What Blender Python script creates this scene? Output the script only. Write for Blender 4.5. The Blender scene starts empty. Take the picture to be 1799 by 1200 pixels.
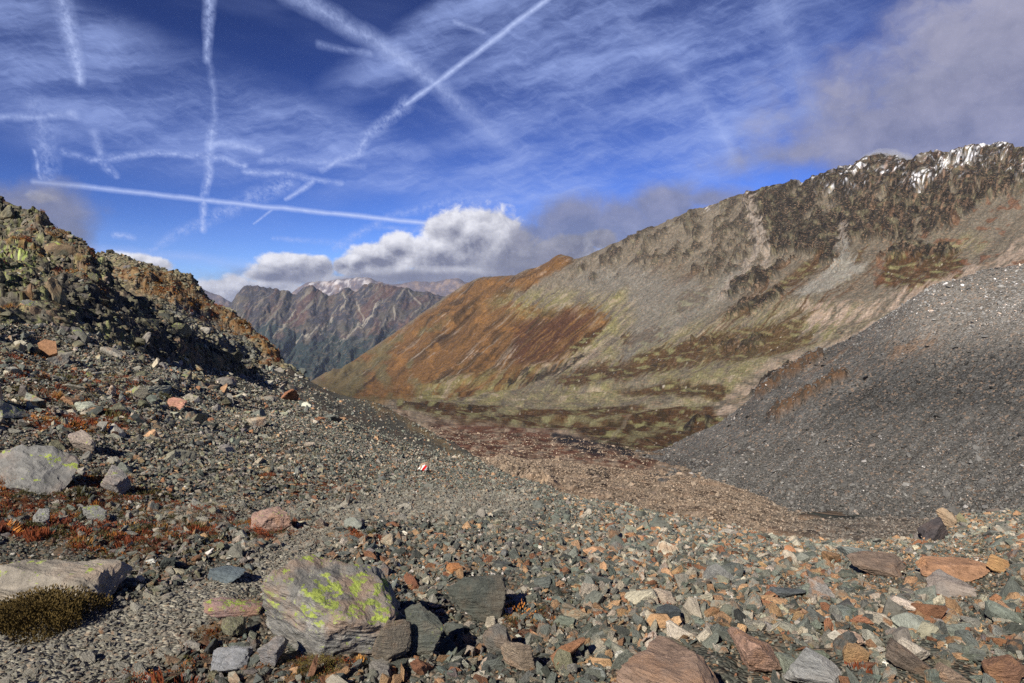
import bpy, bmesh, math, random
import numpy as np
from mathutils import Vector, Matrix, Euler

random.seed(7)
RNG = np.random.default_rng(7)
C = bpy.context.scene.collection

# ------------------------------------------------------------------ camera
F = 1200.0                      # focal length in pixels of the 1799 px wide photograph
EYE = np.array([0.0, 0.0, 1.62])
PITCH = math.atan(50 / 1200)
cd = bpy.data.cameras.new('camera'); cam = bpy.data.objects.new('camera', cd); C.objects.link(cam)
cam.location = EYE; cam.rotation_euler = (math.pi / 2 - PITCH, 0, 0)
cd.lens = 36 * F / 1799; cd.sensor_width = 36; cd.clip_start = 0.05; cd.clip_end = 60000
bpy.context.scene.camera = cam

# ------------------------------------------------------------------ light
SUN_EL, SUN_AZ = math.radians(36), math.radians(212)     # azimuth clockwise from +Y
sd = bpy.data.lights.new('sun', 'SUN'); sun = bpy.data.objects.new('sun', sd); C.objects.link(sun)
sd.energy = 5.0; sd.angle = math.radians(0.5); sd.color = (1.0, 0.93, 0.81)
to_sun = Vector((math.sin(SUN_AZ) * math.cos(SUN_EL), math.cos(SUN_AZ) * math.cos(SUN_EL), math.sin(SUN_EL)))
sun.rotation_euler = to_sun.to_track_quat('Z', 'Y').to_euler()
sun.location = (0, 0, 50)

S = bpy.context.scene
S.render.engine = 'CYCLES'
S.view_settings.view_transform = 'Standard'; S.view_settings.look = 'None'
S.view_settings.exposure = 0.55; S.view_settings.gamma = 1.0
S.cycles.max_bounces = 4; S.cycles.diffuse_bounces = 2; S.cycles.glossy_bounces = 1
S.cycles.volume_bounces = 0; S.cycles.transparent_max_bounces = 8
S.cycles.use_denoising = False


def unproj(px, py, d):
    """world point seen at photograph pixel (px, py) at depth d along the view axis"""
    u = (np.asarray(px, float) - 899.5) / F; v = -(np.asarray(py, float) - 600) / F; d = np.asarray(d, float)
    ca, sa = math.cos(PITCH), math.sin(PITCH)
    return np.stack([d * u + EYE[0], d * (ca + v * sa) + EYE[1], d * (-sa + v * ca) + EYE[2]], -1)


def proj(P):
    P = P - EYE; ca, sa = math.cos(PITCH), math.sin(PITCH)
    d = P[..., 1] * ca - P[..., 2] * sa; v = (P[..., 1] * sa + P[..., 2] * ca) / d
    return 899.5 + F * P[..., 0] / d, 600 - F * v, d


# ------------------------------------------------------------------ node helpers
class X:
    """tiny expression wrapper: arithmetic on sockets builds Math nodes"""
    def __init__(s, nt, v): s.nt, s.v = nt, v
    def _m(s, op, *a, clamp=False):
        n = s.nt.nodes.new('ShaderNodeMath'); n.operation = op; n.use_clamp = clamp
        for i, q in enumerate((s,) + a):
            q = q.v if isinstance(q, X) else q
            if isinstance(q, (int, float)): n.inputs[i].default_value = q
            else: s.nt.links.new(q, n.inputs[i])
        return X(s.nt, n.outputs[0])
    def __add__(s, o): return s._m('ADD', o)
    def __radd__(s, o): return s._m('ADD', o)
    def __sub__(s, o): return s._m('SUBTRACT', o)
    def __rsub__(s, o): return X(s.nt, o)._m('SUBTRACT', s)
    def __mul__(s, o): return s._m('MULTIPLY', o)
    def __rmul__(s, o): return s._m('MULTIPLY', o)
    def __truediv__(s, o): return s._m('DIVIDE', o)
    def max(s, o): return s._m('MAXIMUM', o)
    def min(s, o): return s._m('MINIMUM', o)
    def pow(s, o): return s._m('POWER', o)
    def sqrt(s): return s._m('SQRT')
    def abs(s): return s._m('ABSOLUTE')
    def clamp(s): return s._m('ADD', 0.0, clamp=True)
    def step(s, a, b, kind='SMOOTHSTEP'):
        n = s.nt.nodes.new('ShaderNodeMapRange'); n.interpolation_type = kind; n.clamp = True
        s.nt.links.new(s.v, n.inputs[0]); n.inputs[1].default_value = a; n.inputs[2].default_value = b
        return X(s.nt, n.outputs[0])


def vec(nt, x, y, z=0.0):
    n = nt.nodes.new('ShaderNodeCombineXYZ')
    for i, q in enumerate((x, y, z)):
        q = q.v if isinstance(q, X) else q
        if isinstance(q, (int, float)): n.inputs[i].default_value = q
        else: nt.links.new(q, n.inputs[i])
    return n.outputs[0]


def noise(nt, v, scale=1.0, detail=4, rough=0.55, dist=0.0):
    n = nt.nodes.new('ShaderNodeTexNoise'); nt.links.new(v, n.inputs['Vector'])
    n.inputs['Scale'].default_value = scale; n.inputs['Detail'].default_value = detail
    n.inputs['Roughness'].default_value = rough; n.inputs['Distortion'].default_value = dist
    return X(nt, n.outputs[0])


def mixc(nt, f, a, b, mode='MIX'):
    n = nt.nodes.new('ShaderNodeMix'); n.data_type = 'RGBA'; n.blend_type = mode
    for s_, q in ((n.inputs[0], f), (n.inputs[6], a), (n.inputs[7], b)):
        q = q.v if isinstance(q, X) else q
        if isinstance(q, (int, float)): s_.default_value = q
        elif isinstance(q, tuple): s_.default_value = q + (1,) if len(q) == 3 else q
        else: nt.links.new(q, s_)
    return n.outputs[2]


def newmat(name):
    m = bpy.data.materials.new(name); m.use_nodes = True; nt = m.node_tree
    b = nt.nodes['Principled BSDF']; b.inputs['Specular IOR Level'].default_value = 0.15
    b.inputs['Roughness'].default_value = 0.9
    return m, nt, b


def attr(nt, name, kind='GEOMETRY'):
    n = nt.nodes.new('ShaderNodeAttribute'); n.attribute_name = name; n.attribute_type = kind
    return n


# ------------------------------------------------------------------ sky
def group(name, ins, body):
    g = bpy.data.node_groups.new(name, 'ShaderNodeTree')
    for i in ins: g.interface.new_socket(i, in_out='INPUT', socket_type='NodeSocketVector' if i.startswith('V') else 'NodeSocketFloat')
    g.interface.new_socket('Out', in_out='OUTPUT', socket_type='NodeSocketFloat')
    gi, go = g.nodes.new('NodeGroupInput'), g.nodes.new('NodeGroupOutput')
    g.links.new(body(g, [X(g, o) for o in gi.outputs if o.type != "CUSTOM"]).v, go.inputs[0])
    return g


def vm(g, op, *a):
    n = g.nodes.new('ShaderNodeVectorMath'); n.operation = op
    for k, q in enumerate(a):
        q = q.v if isinstance(q, X) else q
        if isinstance(q, tuple): n.inputs[k].default_value = q
        else: g.links.new(q, n.inputs[k])
    return X(g, n.outputs['Value'] if op in ('LENGTH', 'DOT_PRODUCT') else n.outputs[0])


def seg_body(g, i):
    P, fine_, before, start, D, inv, c0, w0, dw, a0, da, m0, m1 = i
    p = vm(g, 'MULTIPLY_ADD', before, (1e-4, 1e-4, 1e-4), P)      # the link keeps the segments in one chain
    tt = vm(g, 'DOT_PRODUCT', p, inv)._m('ADD', c0, clamp=True)
    q = vm(g, 'LENGTH', vm(g, 'MULTIPLY_ADD', tt, D, vm(g, 'SUBTRACT', p, start)))
    s = (1 - q / tt._m('MULTIPLY_ADD', dw, w0)) .max(0.0)
    s = s * (fine_ + before * 1e-4)._m('MULTIPLY_ADD', m1, m0) * tt._m('MULTIPLY_ADD', da, a0)
    return s.max(before)


def veil_body(g, i):
    ch = i[2] * 1e-4
    dx, dy = i[0] + ch - i[3], i[1] + ch - i[4]
    ex = (dx * i[5] + dy * i[6]) * i[7]; ey = (dy * i[5] - dx * i[6]) * i[8]
    return (1 - (ex * ex + ey * ey).sqrt()).max(0.0).step(0, .75).max(i[2])


def puff_body(g, i):
    ch = i[2] * 1e-4
    dx, dy = (i[0] + ch - i[3]) * i[5], (i[1] + ch - i[4]) * i[6]
    return ((1 - (dx * dx + dy * dy).sqrt()) * i[7]).max(i[2])


def build_world():
    w = bpy.data.worlds.new('World'); S.world = w; w.use_nodes = True
    nt = w.node_tree; nt.nodes.clear()
    sky = nt.nodes.new('ShaderNodeTexSky'); sky.sky_type = 'NISHITA'; sky.sun_disc = False
    sky.sun_elevation = SUN_EL; sky.sun_rotation = SUN_AZ; sky.altitude = 2700
    sky.air_density = 1.0; sky.dust_density = 0.3; sky.ozone_density = 2.5
    tc = nt.nodes.new('ShaderNodeTexCoord'); sp = nt.nodes.new('ShaderNodeSeparateXYZ')
    nt.links.new(tc.outputs['Generated'], sp.inputs[0])
    x, y, z = (X(nt, o) for o in sp.outputs)
    A = x._m('ARCTAN2', y) * F           # azimuth and elevation, in units of about one photograph pixel
    E = z._m('ARCSINE') * F

    def ae(px, py):
        q = unproj(px, py, 1.0) - EYE; q = q / np.linalg.norm(q)
        return math.atan2(q[0], q[1]) * F, math.asin(q[2]) * F
    p = vec(nt, A, E, 0)
    w1 = noise(nt, p, 0.02, 3, 0.5) - 0.5
    w2 = noise(nt, vec(nt, A + 900, E - 400), 0.02, 3, 0.5) - 0.5

    # contrails: capsules between two directions, feathered by noise
    fine = noise(nt, vec(nt, A, E * 1.0), 0.07, 3, 0.6) * .6 + noise(nt, vec(nt, A + E * .5, E * .7 - A * .2), 0.22, 3, 0.7) * .4
    Aw, Ew = A + w1 * 13, E + w2 * 13
    As, Es = A + w1 * 5, E + w2 * 5
    fine = fine.step(.34, .66)
    PL, PS = vec(nt, Aw, Ew), vec(nt, As, Es)
    tr = None
    seg_group = group('contrail_segment', ['VPoint', 'Fine', 'Before', 'VStart', 'VMinus', 'VUnit', 'c0', 'w0', 'dw', 'a0', 'da', 'm0', 'm1'], seg_body)
    puff_group = group('cloud_puff', ['A', 'E', 'Before', 'cx', 'cy', 'ix', 'iy', 'q'], puff_body)
    tilt_group = group('veil_patch', ['A', 'E', 'Before', 'cx', 'cy', 'cr', 'sr', 'ix', 'iy'], veil_body)

    def trail(pts, w0, w1_, amp0, amp1, wisp=0.5, loose=True):
        nonlocal tr
        pv = PL if loose else PS
        n = len(pts) - 1
        for k in range(n):
            (ax, ay), (bx, by) = ae(*pts[k]), ae(*pts[k + 1])
            dx, dy = bx - ax, by - ay; L = math.hypot(dx, dy); f0, f1 = k / n, (k + 1) / n
            nd = nt.nodes.new('ShaderNodeGroup'); nd.node_tree = seg_group
            nt.links.new(pv, nd.inputs[0]); nt.links.new(fine.v, nd.inputs[1])
            nd.inputs[3].default_value = (ax, ay, 0); nd.inputs[4].default_value = (-dx, -dy, 0)
            nd.inputs[5].default_value = (dx / L / L, dy / L / L, 0)
            for i_, q in enumerate((-(ax * dx + ay * dy) / L / L, .84 * (w0 + (w1_ - w0) * f0), .84 * (w1_ - w0) * (f1 - f0),
                                    amp0 + (amp1 - amp0) * f0, (amp1 - amp0) * (f1 - f0), 1 - wisp, wisp * 1.25)):
                nd.inputs[6 + i_].default_value = q
            if tr is not None: nt.links.new(tr.v, nd.inputs[2])
            tr = X(nt, nd.outputs[0])
    trail([(100, -40), (122, 60), (143, 142)], 24, 12, .55, .7, .7)
    trail([(372, -60), (366, 40), (364, 106)], 17, 10, .7, .7, .6)
    trail([(366, 100), (378, 170), (374, 235)], 9, 8, .25, .4, .7)
    trail([(372, 230), (366, 290), (360, 350), (355, 405)], 12, 9, .65, .75, .75)
    trail([(500, -20), (600, 38), (680, 85), (770, 150)], 28, 24, .62, .52, .4)
    trail([(770, 150), (830, 205), (910, 270)], 24, 30, .5, .2, .4)
    trail([(1000, -32), (900, 45), (800, 120), (715, 183)], 7, 9, .85, .8, .25, False)
    trail([(715, 183), (670, 220), (645, 238), (630, 268), (590, 284), (565, 298)], 20, 8, .55, .5, .8)
    trail([(550, 318), (520, 340), (500, 352)], 10, 5, .75, .7, .5)
    trail([(478, 368), (445, 393)], 4, 3, .6, .6, .4, False)
    trail([(60, 320), (200, 333), (400, 356), (600, 376), (790, 396)], 7, 7.5, .7, .95, .15, False)
    trail([(60, 185), (80, 250), (85, 325)], 30, 22, .3, .45, .9)
    trail([(60, 262), (76, 325)], 5, 5, .6, .8, .7)
    trail([(165, 235), (180, 285), (205, 305)], 14, 10, .35, .7, .8)
    trail([(505, 322), (440, 350), (380, 380), (300, 415), (262, 440)], 26, 10, .5, .4, .95)
    trail([(60, 428), (200, 440), (350, 455), (470, 470)], 10, 18, .45, .25, .2)
    trail([(590, 436), (640, 405), (700, 375), (800, 350), (860, 342)], 11, 14, .55, .25, .85)
    trail([(1330, -120), (1380, 60), (1440, 220)], 50, 34, .30, .22, .4)
    trail([(1100, 40), (1200, 130), (1262, 220), (1290, 285)], 26, 18, .1, .35, .35)
    trail([(800, 40), (850, 56)], 8, 6, .4, .4, .5)
    trail([(560, 78), (650, 95)], 9, 9, .35, .4, .5)
    trail([(366, 252), (410, 256), (460, 262)], 10, 10, .55, .5, .6)
    trail([(430, 300), (500, 306), (600, 322)], 9, 8, .7, .5, .6)
    trail([(-40, 205), (60, 206), (130, 202)], 8, 12, .6, .5, .6)
    trail([(110, 265), (160, 282), (250, 270), (350, 272), (430, 290)], 9, 9, .45, .6, .85)
    trail([(460, 282), (560, 284), (640, 292)], 9, 9, .45, .3, .7)
    trail([(480, 420), (560, 424), (600, 432)], 6, 10, .4, .3, .8)
    trail([(620, 430), (700, 432), (760, 428)], 4, 4, .5, .5, .4, False)
    trail([(205, 412), (235, 418)], 9, 8, .7, .4, .9)
    trail([(640, 398), (720, 404), (790, 408)], 8, 10, .3, .35, .8)

    # cirrus veil: streaky noise, stronger in a few wide regions
    def region(before, px, py, rx, ry, rot=0.0):
        cx, cy = ae(px, py); nd = nt.nodes.new('ShaderNodeGroup'); nd.node_tree = tilt_group
        nt.links.new(Aw.v, nd.inputs[0]); nt.links.new(Ew.v, nd.inputs[1]); nt.links.new(before.v, nd.inputs[2])
        for i_, q in enumerate((cx, cy, math.cos(math.radians(rot)), math.sin(math.radians(rot)), 1 / rx, 1 / ry)): nd.inputs[3 + i_].default_value = q
        return X(nt, nd.outputs[0])
    rg = region(tr * 1e-4, 250, 190, 520, 130, -10)
    for a in ((100, 130, 420, 120, -14), (560, 235, 330, 70, -12), (960, 300, 330, 130, 14), (1000, 90, 420, 240, 30),
              (1250, 60, 330, 130, 0), (640, 290, 240, 60, -8), (60, 60, 300, 90, -10), (1700, 60, 300, 90, 10),
              (1220, 220, 320, 180, 10), (780, 50, 300, 60, 30)):
        rg = region(rg, *a)
    st = noise(nt, vec(nt, (A * .97 + E * .22 + w1 * 26) * .26, (E * .97 - A * .22 + w2 * 26) * 1.3), 0.012, 6, 0.66, 0.15)
    st2 = noise(nt, vec(nt, (A * .93 - E * .36) * .35, (E * .93 + A * .36 + w1 * 30) * 1.5), 0.045, 5, 0.7, 0.1)
    cir = (st.step(.36, .72) * .56 + st2.step(.42, .8) * .2) * rg + rg * .10
    cir = cir * (E - 20).step(0, 120)
    soft = noise(nt, vec(nt, A * .3 + E * .2, E * 1.2), 0.006, 4, 0.6).step(.42, .75) * .16 * (E - 20).step(0, 120)
    thin = cir.max(soft).min(.85)
    alpha1 = (1 - (1 - thin) * (1 - tr.min(.95)))

    # cumulus: union of noisy ellipses, lit from above
    cum = [(512, 474, 70, 30, 1), (478, 484, 44, 16, 1), (560, 468, 30, 20, 1), (606, 466, 26, 16, .9), (665, 458, 62, 34, 1),
           (628, 466, 34, 24, 1), (775, 452, 80, 42, 1), (838, 425, 100, 66, 1), (800, 410, 62, 44, 1), (885, 445, 70, 56, 1), (955, 456, 62, 32, .9), (1008, 434, 46, 28, .85), (1052, 420, 30, 18, .8), (700, 440, 44, 30, .95),
           (780, 484, 170, 16, .9), (620, 494, 90, 9, .6), (905, 474, 80, 24, .8), (410, 512, 80, 24, .8), (470, 505, 70, 12, .7), (230, 462, 34, 16, .8), (270, 466, 28, 12, .7), (75, 348, 20, 8, .3)]
    n1 = noise(nt, vec(nt, A + w1 * 30, E * 1.15 + w2 * 30), 0.022, 6, 0.62)
    n2 = noise(nt, vec(nt, A + w1 * 30 + 9, E * 1.15 + w2 * 30 - 16), 0.022, 6, 0.62)
    def puffs(items, link, sx=0.0, sy=0.0):
        o = None
        for (px, py, rx, ry, q) in items:
            cx, cy = ae(px, py); nd = nt.nodes.new('ShaderNodeGroup'); nd.node_tree = puff_group
            nt.links.new(A.v, nd.inputs[0]); nt.links.new(E.v, nd.inputs[1])
            if o is not None: nt.links.new(o, nd.inputs[2])
            else: nt.links.new((link * 1e-4 - 9.0).v, nd.inputs[2])
            for i_, v_ in enumerate((cx + sx * rx, cy + sy * ry, 1 / rx, 1 / ry, q)): nd.inputs[3 + i_].default_value = v_
            o = nd.outputs[0]
        return X(nt, o)
    fa = puffs(cum, rg); fb = puffs(cum, fa, -.15, .42)
    dens = fa + (n1 - .5) * 1.1
    ca_ = (dens + .10).step(0, .30)
    lum = (fb - fa) * .75 + (n2 - n1) * -1.25 + .64 + (n1 - .5) * .4
    lum = lum + (A - ae(900, 400)[0]).step(0, 160) * -.18 + (fa * -.30)
    # banks of grey cloud over the right ridge
    g = puffs(((1740, 190, 330, 150, 1), (1850, 110, 280, 170, 1), (1580, 235, 170, 70, .8), (1400, 272, 150, 36, .5),
               (1555, 275, 80, 40, .9), (75, 378, 84, 60, .8), (110, 408, 50, 50, .8), (960, 425, 90, 48, .9), (1010, 392, 100, 56, .95), (1090, 400, 100, 60, .9), (1170, 365, 84, 56, .9), (930, 470, 130, 40, .8), (700, 490, 330, 22, .6), (1240, 352, 90, 26, .6), (2150, 200, 400, 300, 1)), fb)
    gn = noise(nt, vec(nt, A + w1 * 60, E * 1.2 + w2 * 60), 0.009, 6, 0.6)
    ga = ((g + (gn - .5) * 1.1) + .10).step(0, .6) * .85
    glum = ((E - ae(1700, 200)[1]) * (1 / 420) + .50 + (gn - .5) * 1.0 + (n1 - .5) * 1.0)

    K = 1.12 / 0.1
    gm = nt.nodes.new('ShaderNodeGamma'); gm.inputs[1].default_value = 2.0
    nt.links.new(mixc(nt, 1.0, sky.outputs[0], (.1, .1, .1), 'MULTIPLY'), gm.inputs[0])
    blue = mixc(nt, 1.0, gm.outputs[0], (1.35 * K, 1.28 * K, 1.7 * K), 'MULTIPLY')
    soft_sky = mixc(nt, soft, blue, (.42 * K, .52 * K, .90 * K))
    wcol = mixc(nt, tr.clamp(), (.38 * K, .49 * K, .90 * K), (.58 * K, .68 * K, 1.02 * K))
    col = mixc(nt, alpha1, blue, wcol)
    ccol = mixc(nt, lum.clamp(), (.19 * K, .20 * K, .29 * K), (.88 * K, .88 * K, .95 * K))
    col = mixc(nt, ca_.min(1), col, ccol)
    gcol = mixc(nt, glum.clamp(), (.17 * K, .18 * K, .27 * K), (.43 * K, .42 * K, .53 * K))
    col = mixc(nt, ga, col, gcol)
    bg = nt.nodes.new('ShaderNodeBackground'); bg.inputs[1].default_value = 0.062
    bg2 = nt.nodes.new('ShaderNodeBackground'); bg2.inputs[1].default_value = 0.062
    nt.links.new(col, bg.inputs[0]); nt.links.new(soft_sky, bg2.inputs[0])
    # trails and banks lie ahead; further round, the same sky carries only its thin veil
    ahead = (1 - (A.abs() - 1300).step(0, 60)) * (E + 60).step(0, 10)
    ms = nt.nodes.new('ShaderNodeMixShader'); nt.links.new(ahead.v, ms.inputs[0])
    nt.links.new(bg2.outputs[0], ms.inputs[1]); nt.links.new(bg.outputs[0], ms.inputs[2])
    out = nt.nodes.new('ShaderNodeOutputWorld'); nt.links.new(ms.outputs[0], out.inputs[0])
    w.cycles.sampling_method = 'NONE'


build_world()

# ------------------------------------------------------------------ numpy noise
_PERM = np.random.default_rng(3).permutation(256).astype(np.int32); _PERM = np.concatenate([_PERM] * 3)
_G = np.random.default_rng(5).normal(size=(256, 3)); _G /= np.linalg.norm(_G, axis=1)[:, None]; _G = _G.astype(np.float32)


def gnoise(x, y, z=0.0):
    x, y, z = np.broadcast_arrays(np.asarray(x, np.float32), np.asarray(y, np.float32), np.asarray(z, np.float32))
    xi, yi, zi = np.floor(x), np.floor(y), np.floor(z)
    xf, yf, zf = x - xi, y - yi, z - zi
    xi, yi, zi = xi.astype(np.int32) & 255, yi.astype(np.int32) & 255, zi.astype(np.int32) & 255
    u, v, w = (t * t * t * (t * (t * 6 - 15) + 10) for t in (xf, yf, zf))
    zs = (0, 1) if np.any(zf) else (0,)
    acc = []
    for dz in zs:
        c = []
        for dy in (0, 1):
            for dx in (0, 1):
                h = _PERM[_PERM[_PERM[xi + dx] + yi + dy] + ((zi + dz) & 255)]
                g = _G[h]
                c.append(g[..., 0] * (xf - dx) + g[..., 1] * (yf - dy) + g[..., 2] * (zf - dz))
        a = c[0] + u * (c[1] - c[0]); b = c[2] + u * (c[3] - c[2]); acc.append(a + v * (b - a))
    return (acc[0] if len(acc) == 1 else acc[0] + w * (acc[1] - acc[0])) * 1.6


def fbm(x, y, z=0.0, o=5, g=0.5, lac=2.03):
    s = 0; a = 1.0; t = 0
    for i in range(o):
        s = s + a * gnoise(np.asarray(x) * lac ** i + 17.3 * i, np.asarray(y) * lac ** i - 9.1 * i, np.asarray(z) * lac ** i)
        t += a; a *= g
    return s / t * 1.7


def ridged(x, y, z=0.0, o=5, g=0.55, lac=2.07):
    s = 0; a = 1.0; t = 0
    for i in range(o):
        s = s + a * (1 - 2.2 * np.abs(gnoise(np.asarray(x) * lac ** i + 7.7 * i, np.asarray(y) * lac ** i + 3.1 * i, np.asarray(z) * lac ** i)))
        t += a; a *= g
    return s / t


def sstep(a, b, x):
    t = np.clip((x - a) / (b - a), 0, 1); return t * t * (3 - 2 * t)


def poly(px, py, pts, soft=8.0):
    """soft mask of a polygon"""
    pts = np.asarray(pts, float); n = len(pts)
    d2 = np.full(px.shape, 1e18); ins = np.zeros(px.shape, bool)
    for i in range(n):
        a, b = pts[i], pts[(i + 1) % n]; e = b - a
        wx, wy = px - a[0], py - a[1]
        t = np.clip((wx * e[0] + wy * e[1]) / (e @ e + 1e-9), 0, 1)
        d2 = np.minimum(d2, (wx - t * e[0]) ** 2 + (wy - t * e[1]) ** 2)
        c = (a[1] > py) != (b[1] > py)
        with np.errstate(divide='ignore', invalid='ignore'):
            ins ^= c & (px < (b[0] - a[0]) * (py - a[1]) / (b[1] - a[1] + 1e-12) + a[0])
    d = np.sqrt(d2); d = np.where(ins, d, -d)
    return sstep(-soft, soft, d)


def line(px, py, pts, w, soft=None):
    d2 = np.full(px.shape, 1e18); pts = np.asarray(pts, float)
    for a, b in zip(pts[:-1], pts[1:]):
        e = b - a; wx, wy = px - a[0], py - a[1]
        t = np.clip((wx * e[0] + wy * e[1]) / (e @ e + 1e-9), 0, 1)
        d2 = np.minimum(d2, (wx - t * e[0]) ** 2 + (wy - t * e[1]) ** 2)
    return 1 - sstep(w * .5, w * 1.3 if soft is None else w + soft, np.sqrt(d2))


def pchip(x, Y, xq):
    """monotone cubic through Y[k] (arrays) at x[k]"""
    x = np.asarray(x, float); Y = np.asarray(Y, float); h = np.diff(x)
    sh = (-1,) + (1,) * (Y.ndim - 1)
    dl = np.diff(Y, axis=0) / h.reshape(sh)
    m = np.zeros_like(Y); m[0], m[-1] = dl[0], dl[-1]
    a, b = dl[:-1], dl[1:]
    with np.errstate(divide='ignore', invalid='ignore'):
        hm = np.where(a * b > 0, 2 * a * b / (a + b), 0)
    m[1:-1] = hm
    k = np.clip(np.searchsorted(x, xq, 'right') - 1, 0, len(x) - 2)
    t = ((xq - x[k]) / h[k]).reshape(sh); H = h[k].reshape(sh)
    return ((2 * t**3 - 3 * t**2 + 1) * Y[k] + (t**3 - 2 * t**2 + t) * H * m[k] + (-2 * t**3 + 3 * t**2) * Y[k + 1] + (t**3 - t**2) * H * m[k + 1])


class Sheet:
    """a surface lofted through rails of (px, py, depth) points, then displaced as real ground"""
    def __init__(s, rails, x0, x1, nc, nr, wts=None):
        cols = np.linspace(x0, x1, nc); P = []
        for r in rails:
            r = np.array(sorted(r), float)
            py = pchip(r[:, 0], r[:, 1], np.clip(cols, r[0, 0], r[-1, 0])) if len(r) > 2 else np.interp(cols, r[:, 0], r[:, 1])
            d = np.exp(np.interp(cols, r[:, 0], np.log(r[:, 2])))
            P.append(unproj(cols, py, d))
        P = np.array(P)                                    # K, nc, 3
        K = len(rails)
        if wts is None:
            pyk = np.array([proj(q)[1].mean() for q in P]); wts = np.maximum(np.abs(np.diff(pyk)), 14)
        cum = np.concatenate([[0], np.cumsum(wts)]); tq = np.interp(np.linspace(0, cum[-1], nr), cum, np.arange(K))
        dk = np.log(P[:, :, 1]); u = P[:, :, 0] / P[:, :, 1]
        D = np.exp(pchip(np.arange(K), dk, tq)); U = pchip(np.arange(K), u, tq); Z = pchip(np.arange(K), P[:, :, 2], tq)
        s.P = np.stack([U * D, D, Z], -1); s.nr, s.nc = nr, nc
        s.tq = tq
        s.px, s.py, s.d = proj(s.P)

    def normal(s):
        P = s.P; gu = np.gradient(P, axis=1); gv = np.gradient(P, axis=0)
        n = np.cross(gu, gv); n /= np.linalg.norm(n, axis=-1)[..., None] + 1e-12
        return np.where(n[..., 2:3] < 0, -n, n)

    def build(s, name, mat, attrs=None, kind='structure', label=None):
        nr, nc = s.nr, s.nc
        i = np.arange(nr * nc, dtype=np.int32).reshape(nr, nc)
        q = np.stack([i[:-1, :-1], i[:-1, 1:], i[1:, 1:], i[1:, :-1]], -1).reshape(-1, 4)
        me = bpy.data.meshes.new(name)
        me.vertices.add(nr * nc); me.vertices.foreach_set('co', s.P.astype(np.float32).ravel())
        me.loops.add(q.size); me.loops.foreach_set('vertex_index', q.ravel())
        me.polygons.add(len(q)); me.polygons.foreach_set('loop_start', np.arange(0, q.size, 4, dtype=np.int32))
        me.update(calc_edges=True)
        me.polygons.foreach_set('use_smooth', np.ones(len(q), bool))
        for k, v in (attrs or {}).items():
            if v.ndim == 3:
                a = me.attributes.new(k, 'FLOAT_COLOR', 'POINT'); v = np.concatenate([v, np.ones(v.shape[:2] + (1,))], -1) if v.shape[-1] == 3 else v
                a.data.foreach_set('color', v.astype(np.float32).ravel())
            else:
                a = me.attributes.new(k, 'FLOAT', 'POINT'); a.data.foreach_set('value', v.astype(np.float32).ravel())
        me.materials.append(mat)
        o = bpy.data.objects.new(name, me); C.objects.link(o); o['kind'] = kind
        if label: o['label'] = label
        return o


def lerp(a, b, m):
    return a + (np.asarray(b) - a) * m[..., None]


def streaks(px, py, ang, fine, long, seed=0.0, o=4):
    c_, s_ = math.cos(math.radians(ang)), math.sin(math.radians(ang))
    a = px * -c_ + py * s_; b = px * s_ + py * c_
    return fbm(b / fine + seed, a / long, seed, o)


# ------------------------------------------------------------------ ground materials
def ground_mat(name, scale, bump, cellscale, cellmix, fine_amp=.5):
    """colour from the painted ground-cover attribute, broken up by stones and grain"""
    m, nt, b = newmat(name)
    col = attr(nt, 'cover').outputs['Color']
    geo = nt.nodes.new('ShaderNodeNewGeometry').outputs['Position']
    n = noise(nt, geo, scale, 8, .68)
    vo = nt.nodes.new('ShaderNodeTexVoronoi'); vo.inputs['Scale'].default_value = cellscale; nt.links.new(geo, vo.inputs['Vector'])
    cs = nt.nodes.new('ShaderNodeSeparateColor'); nt.links.new(vo.outputs['Color'], cs.inputs[0])
    cell = X(nt, cs.outputs[0])
    st = attr(nt, 'stony'); stony = X(nt, st.outputs['Fac'])
    val = (n - .5) * fine_amp * 2 + 1 + (cell - .45) * cellmix * stony
    cc = mixc(nt, 1.0, col, vec(nt, val, val, val), 'MULTIPLY')
    warm = X(nt, cs.outputs[1]).step(.78, .95) * stony * .35
    cc = mixc(nt, warm, cc, (.34, .22, .14))
    nt.links.new(cc, b.inputs['Base Color'])
    bp = nt.nodes.new('ShaderNodeBump'); bp.inputs['Strength'].default_value = 1.0; bp.inputs['Distance'].default_value = bump
    h = n * 1.0 - X(nt, vo.outputs['Distance']) * stony * .9
    nt.links.new(h.v, bp.inputs['Height']); nt.links.new(bp.outputs[0], b.inputs['Normal'])
    return m


M_near = ground_mat('gravel_ground', 9, .022, 42, .9, .6)
M_mid = ground_mat('basin_ground', .9, .25, 2.6, .8, .45)
M_mount = ground_mat('mountain_ground', .10, .8, .35, .35, .32)
M_far = ground_mat('far_mountain_ground', .012, 12, .02, .3, .5)

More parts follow.
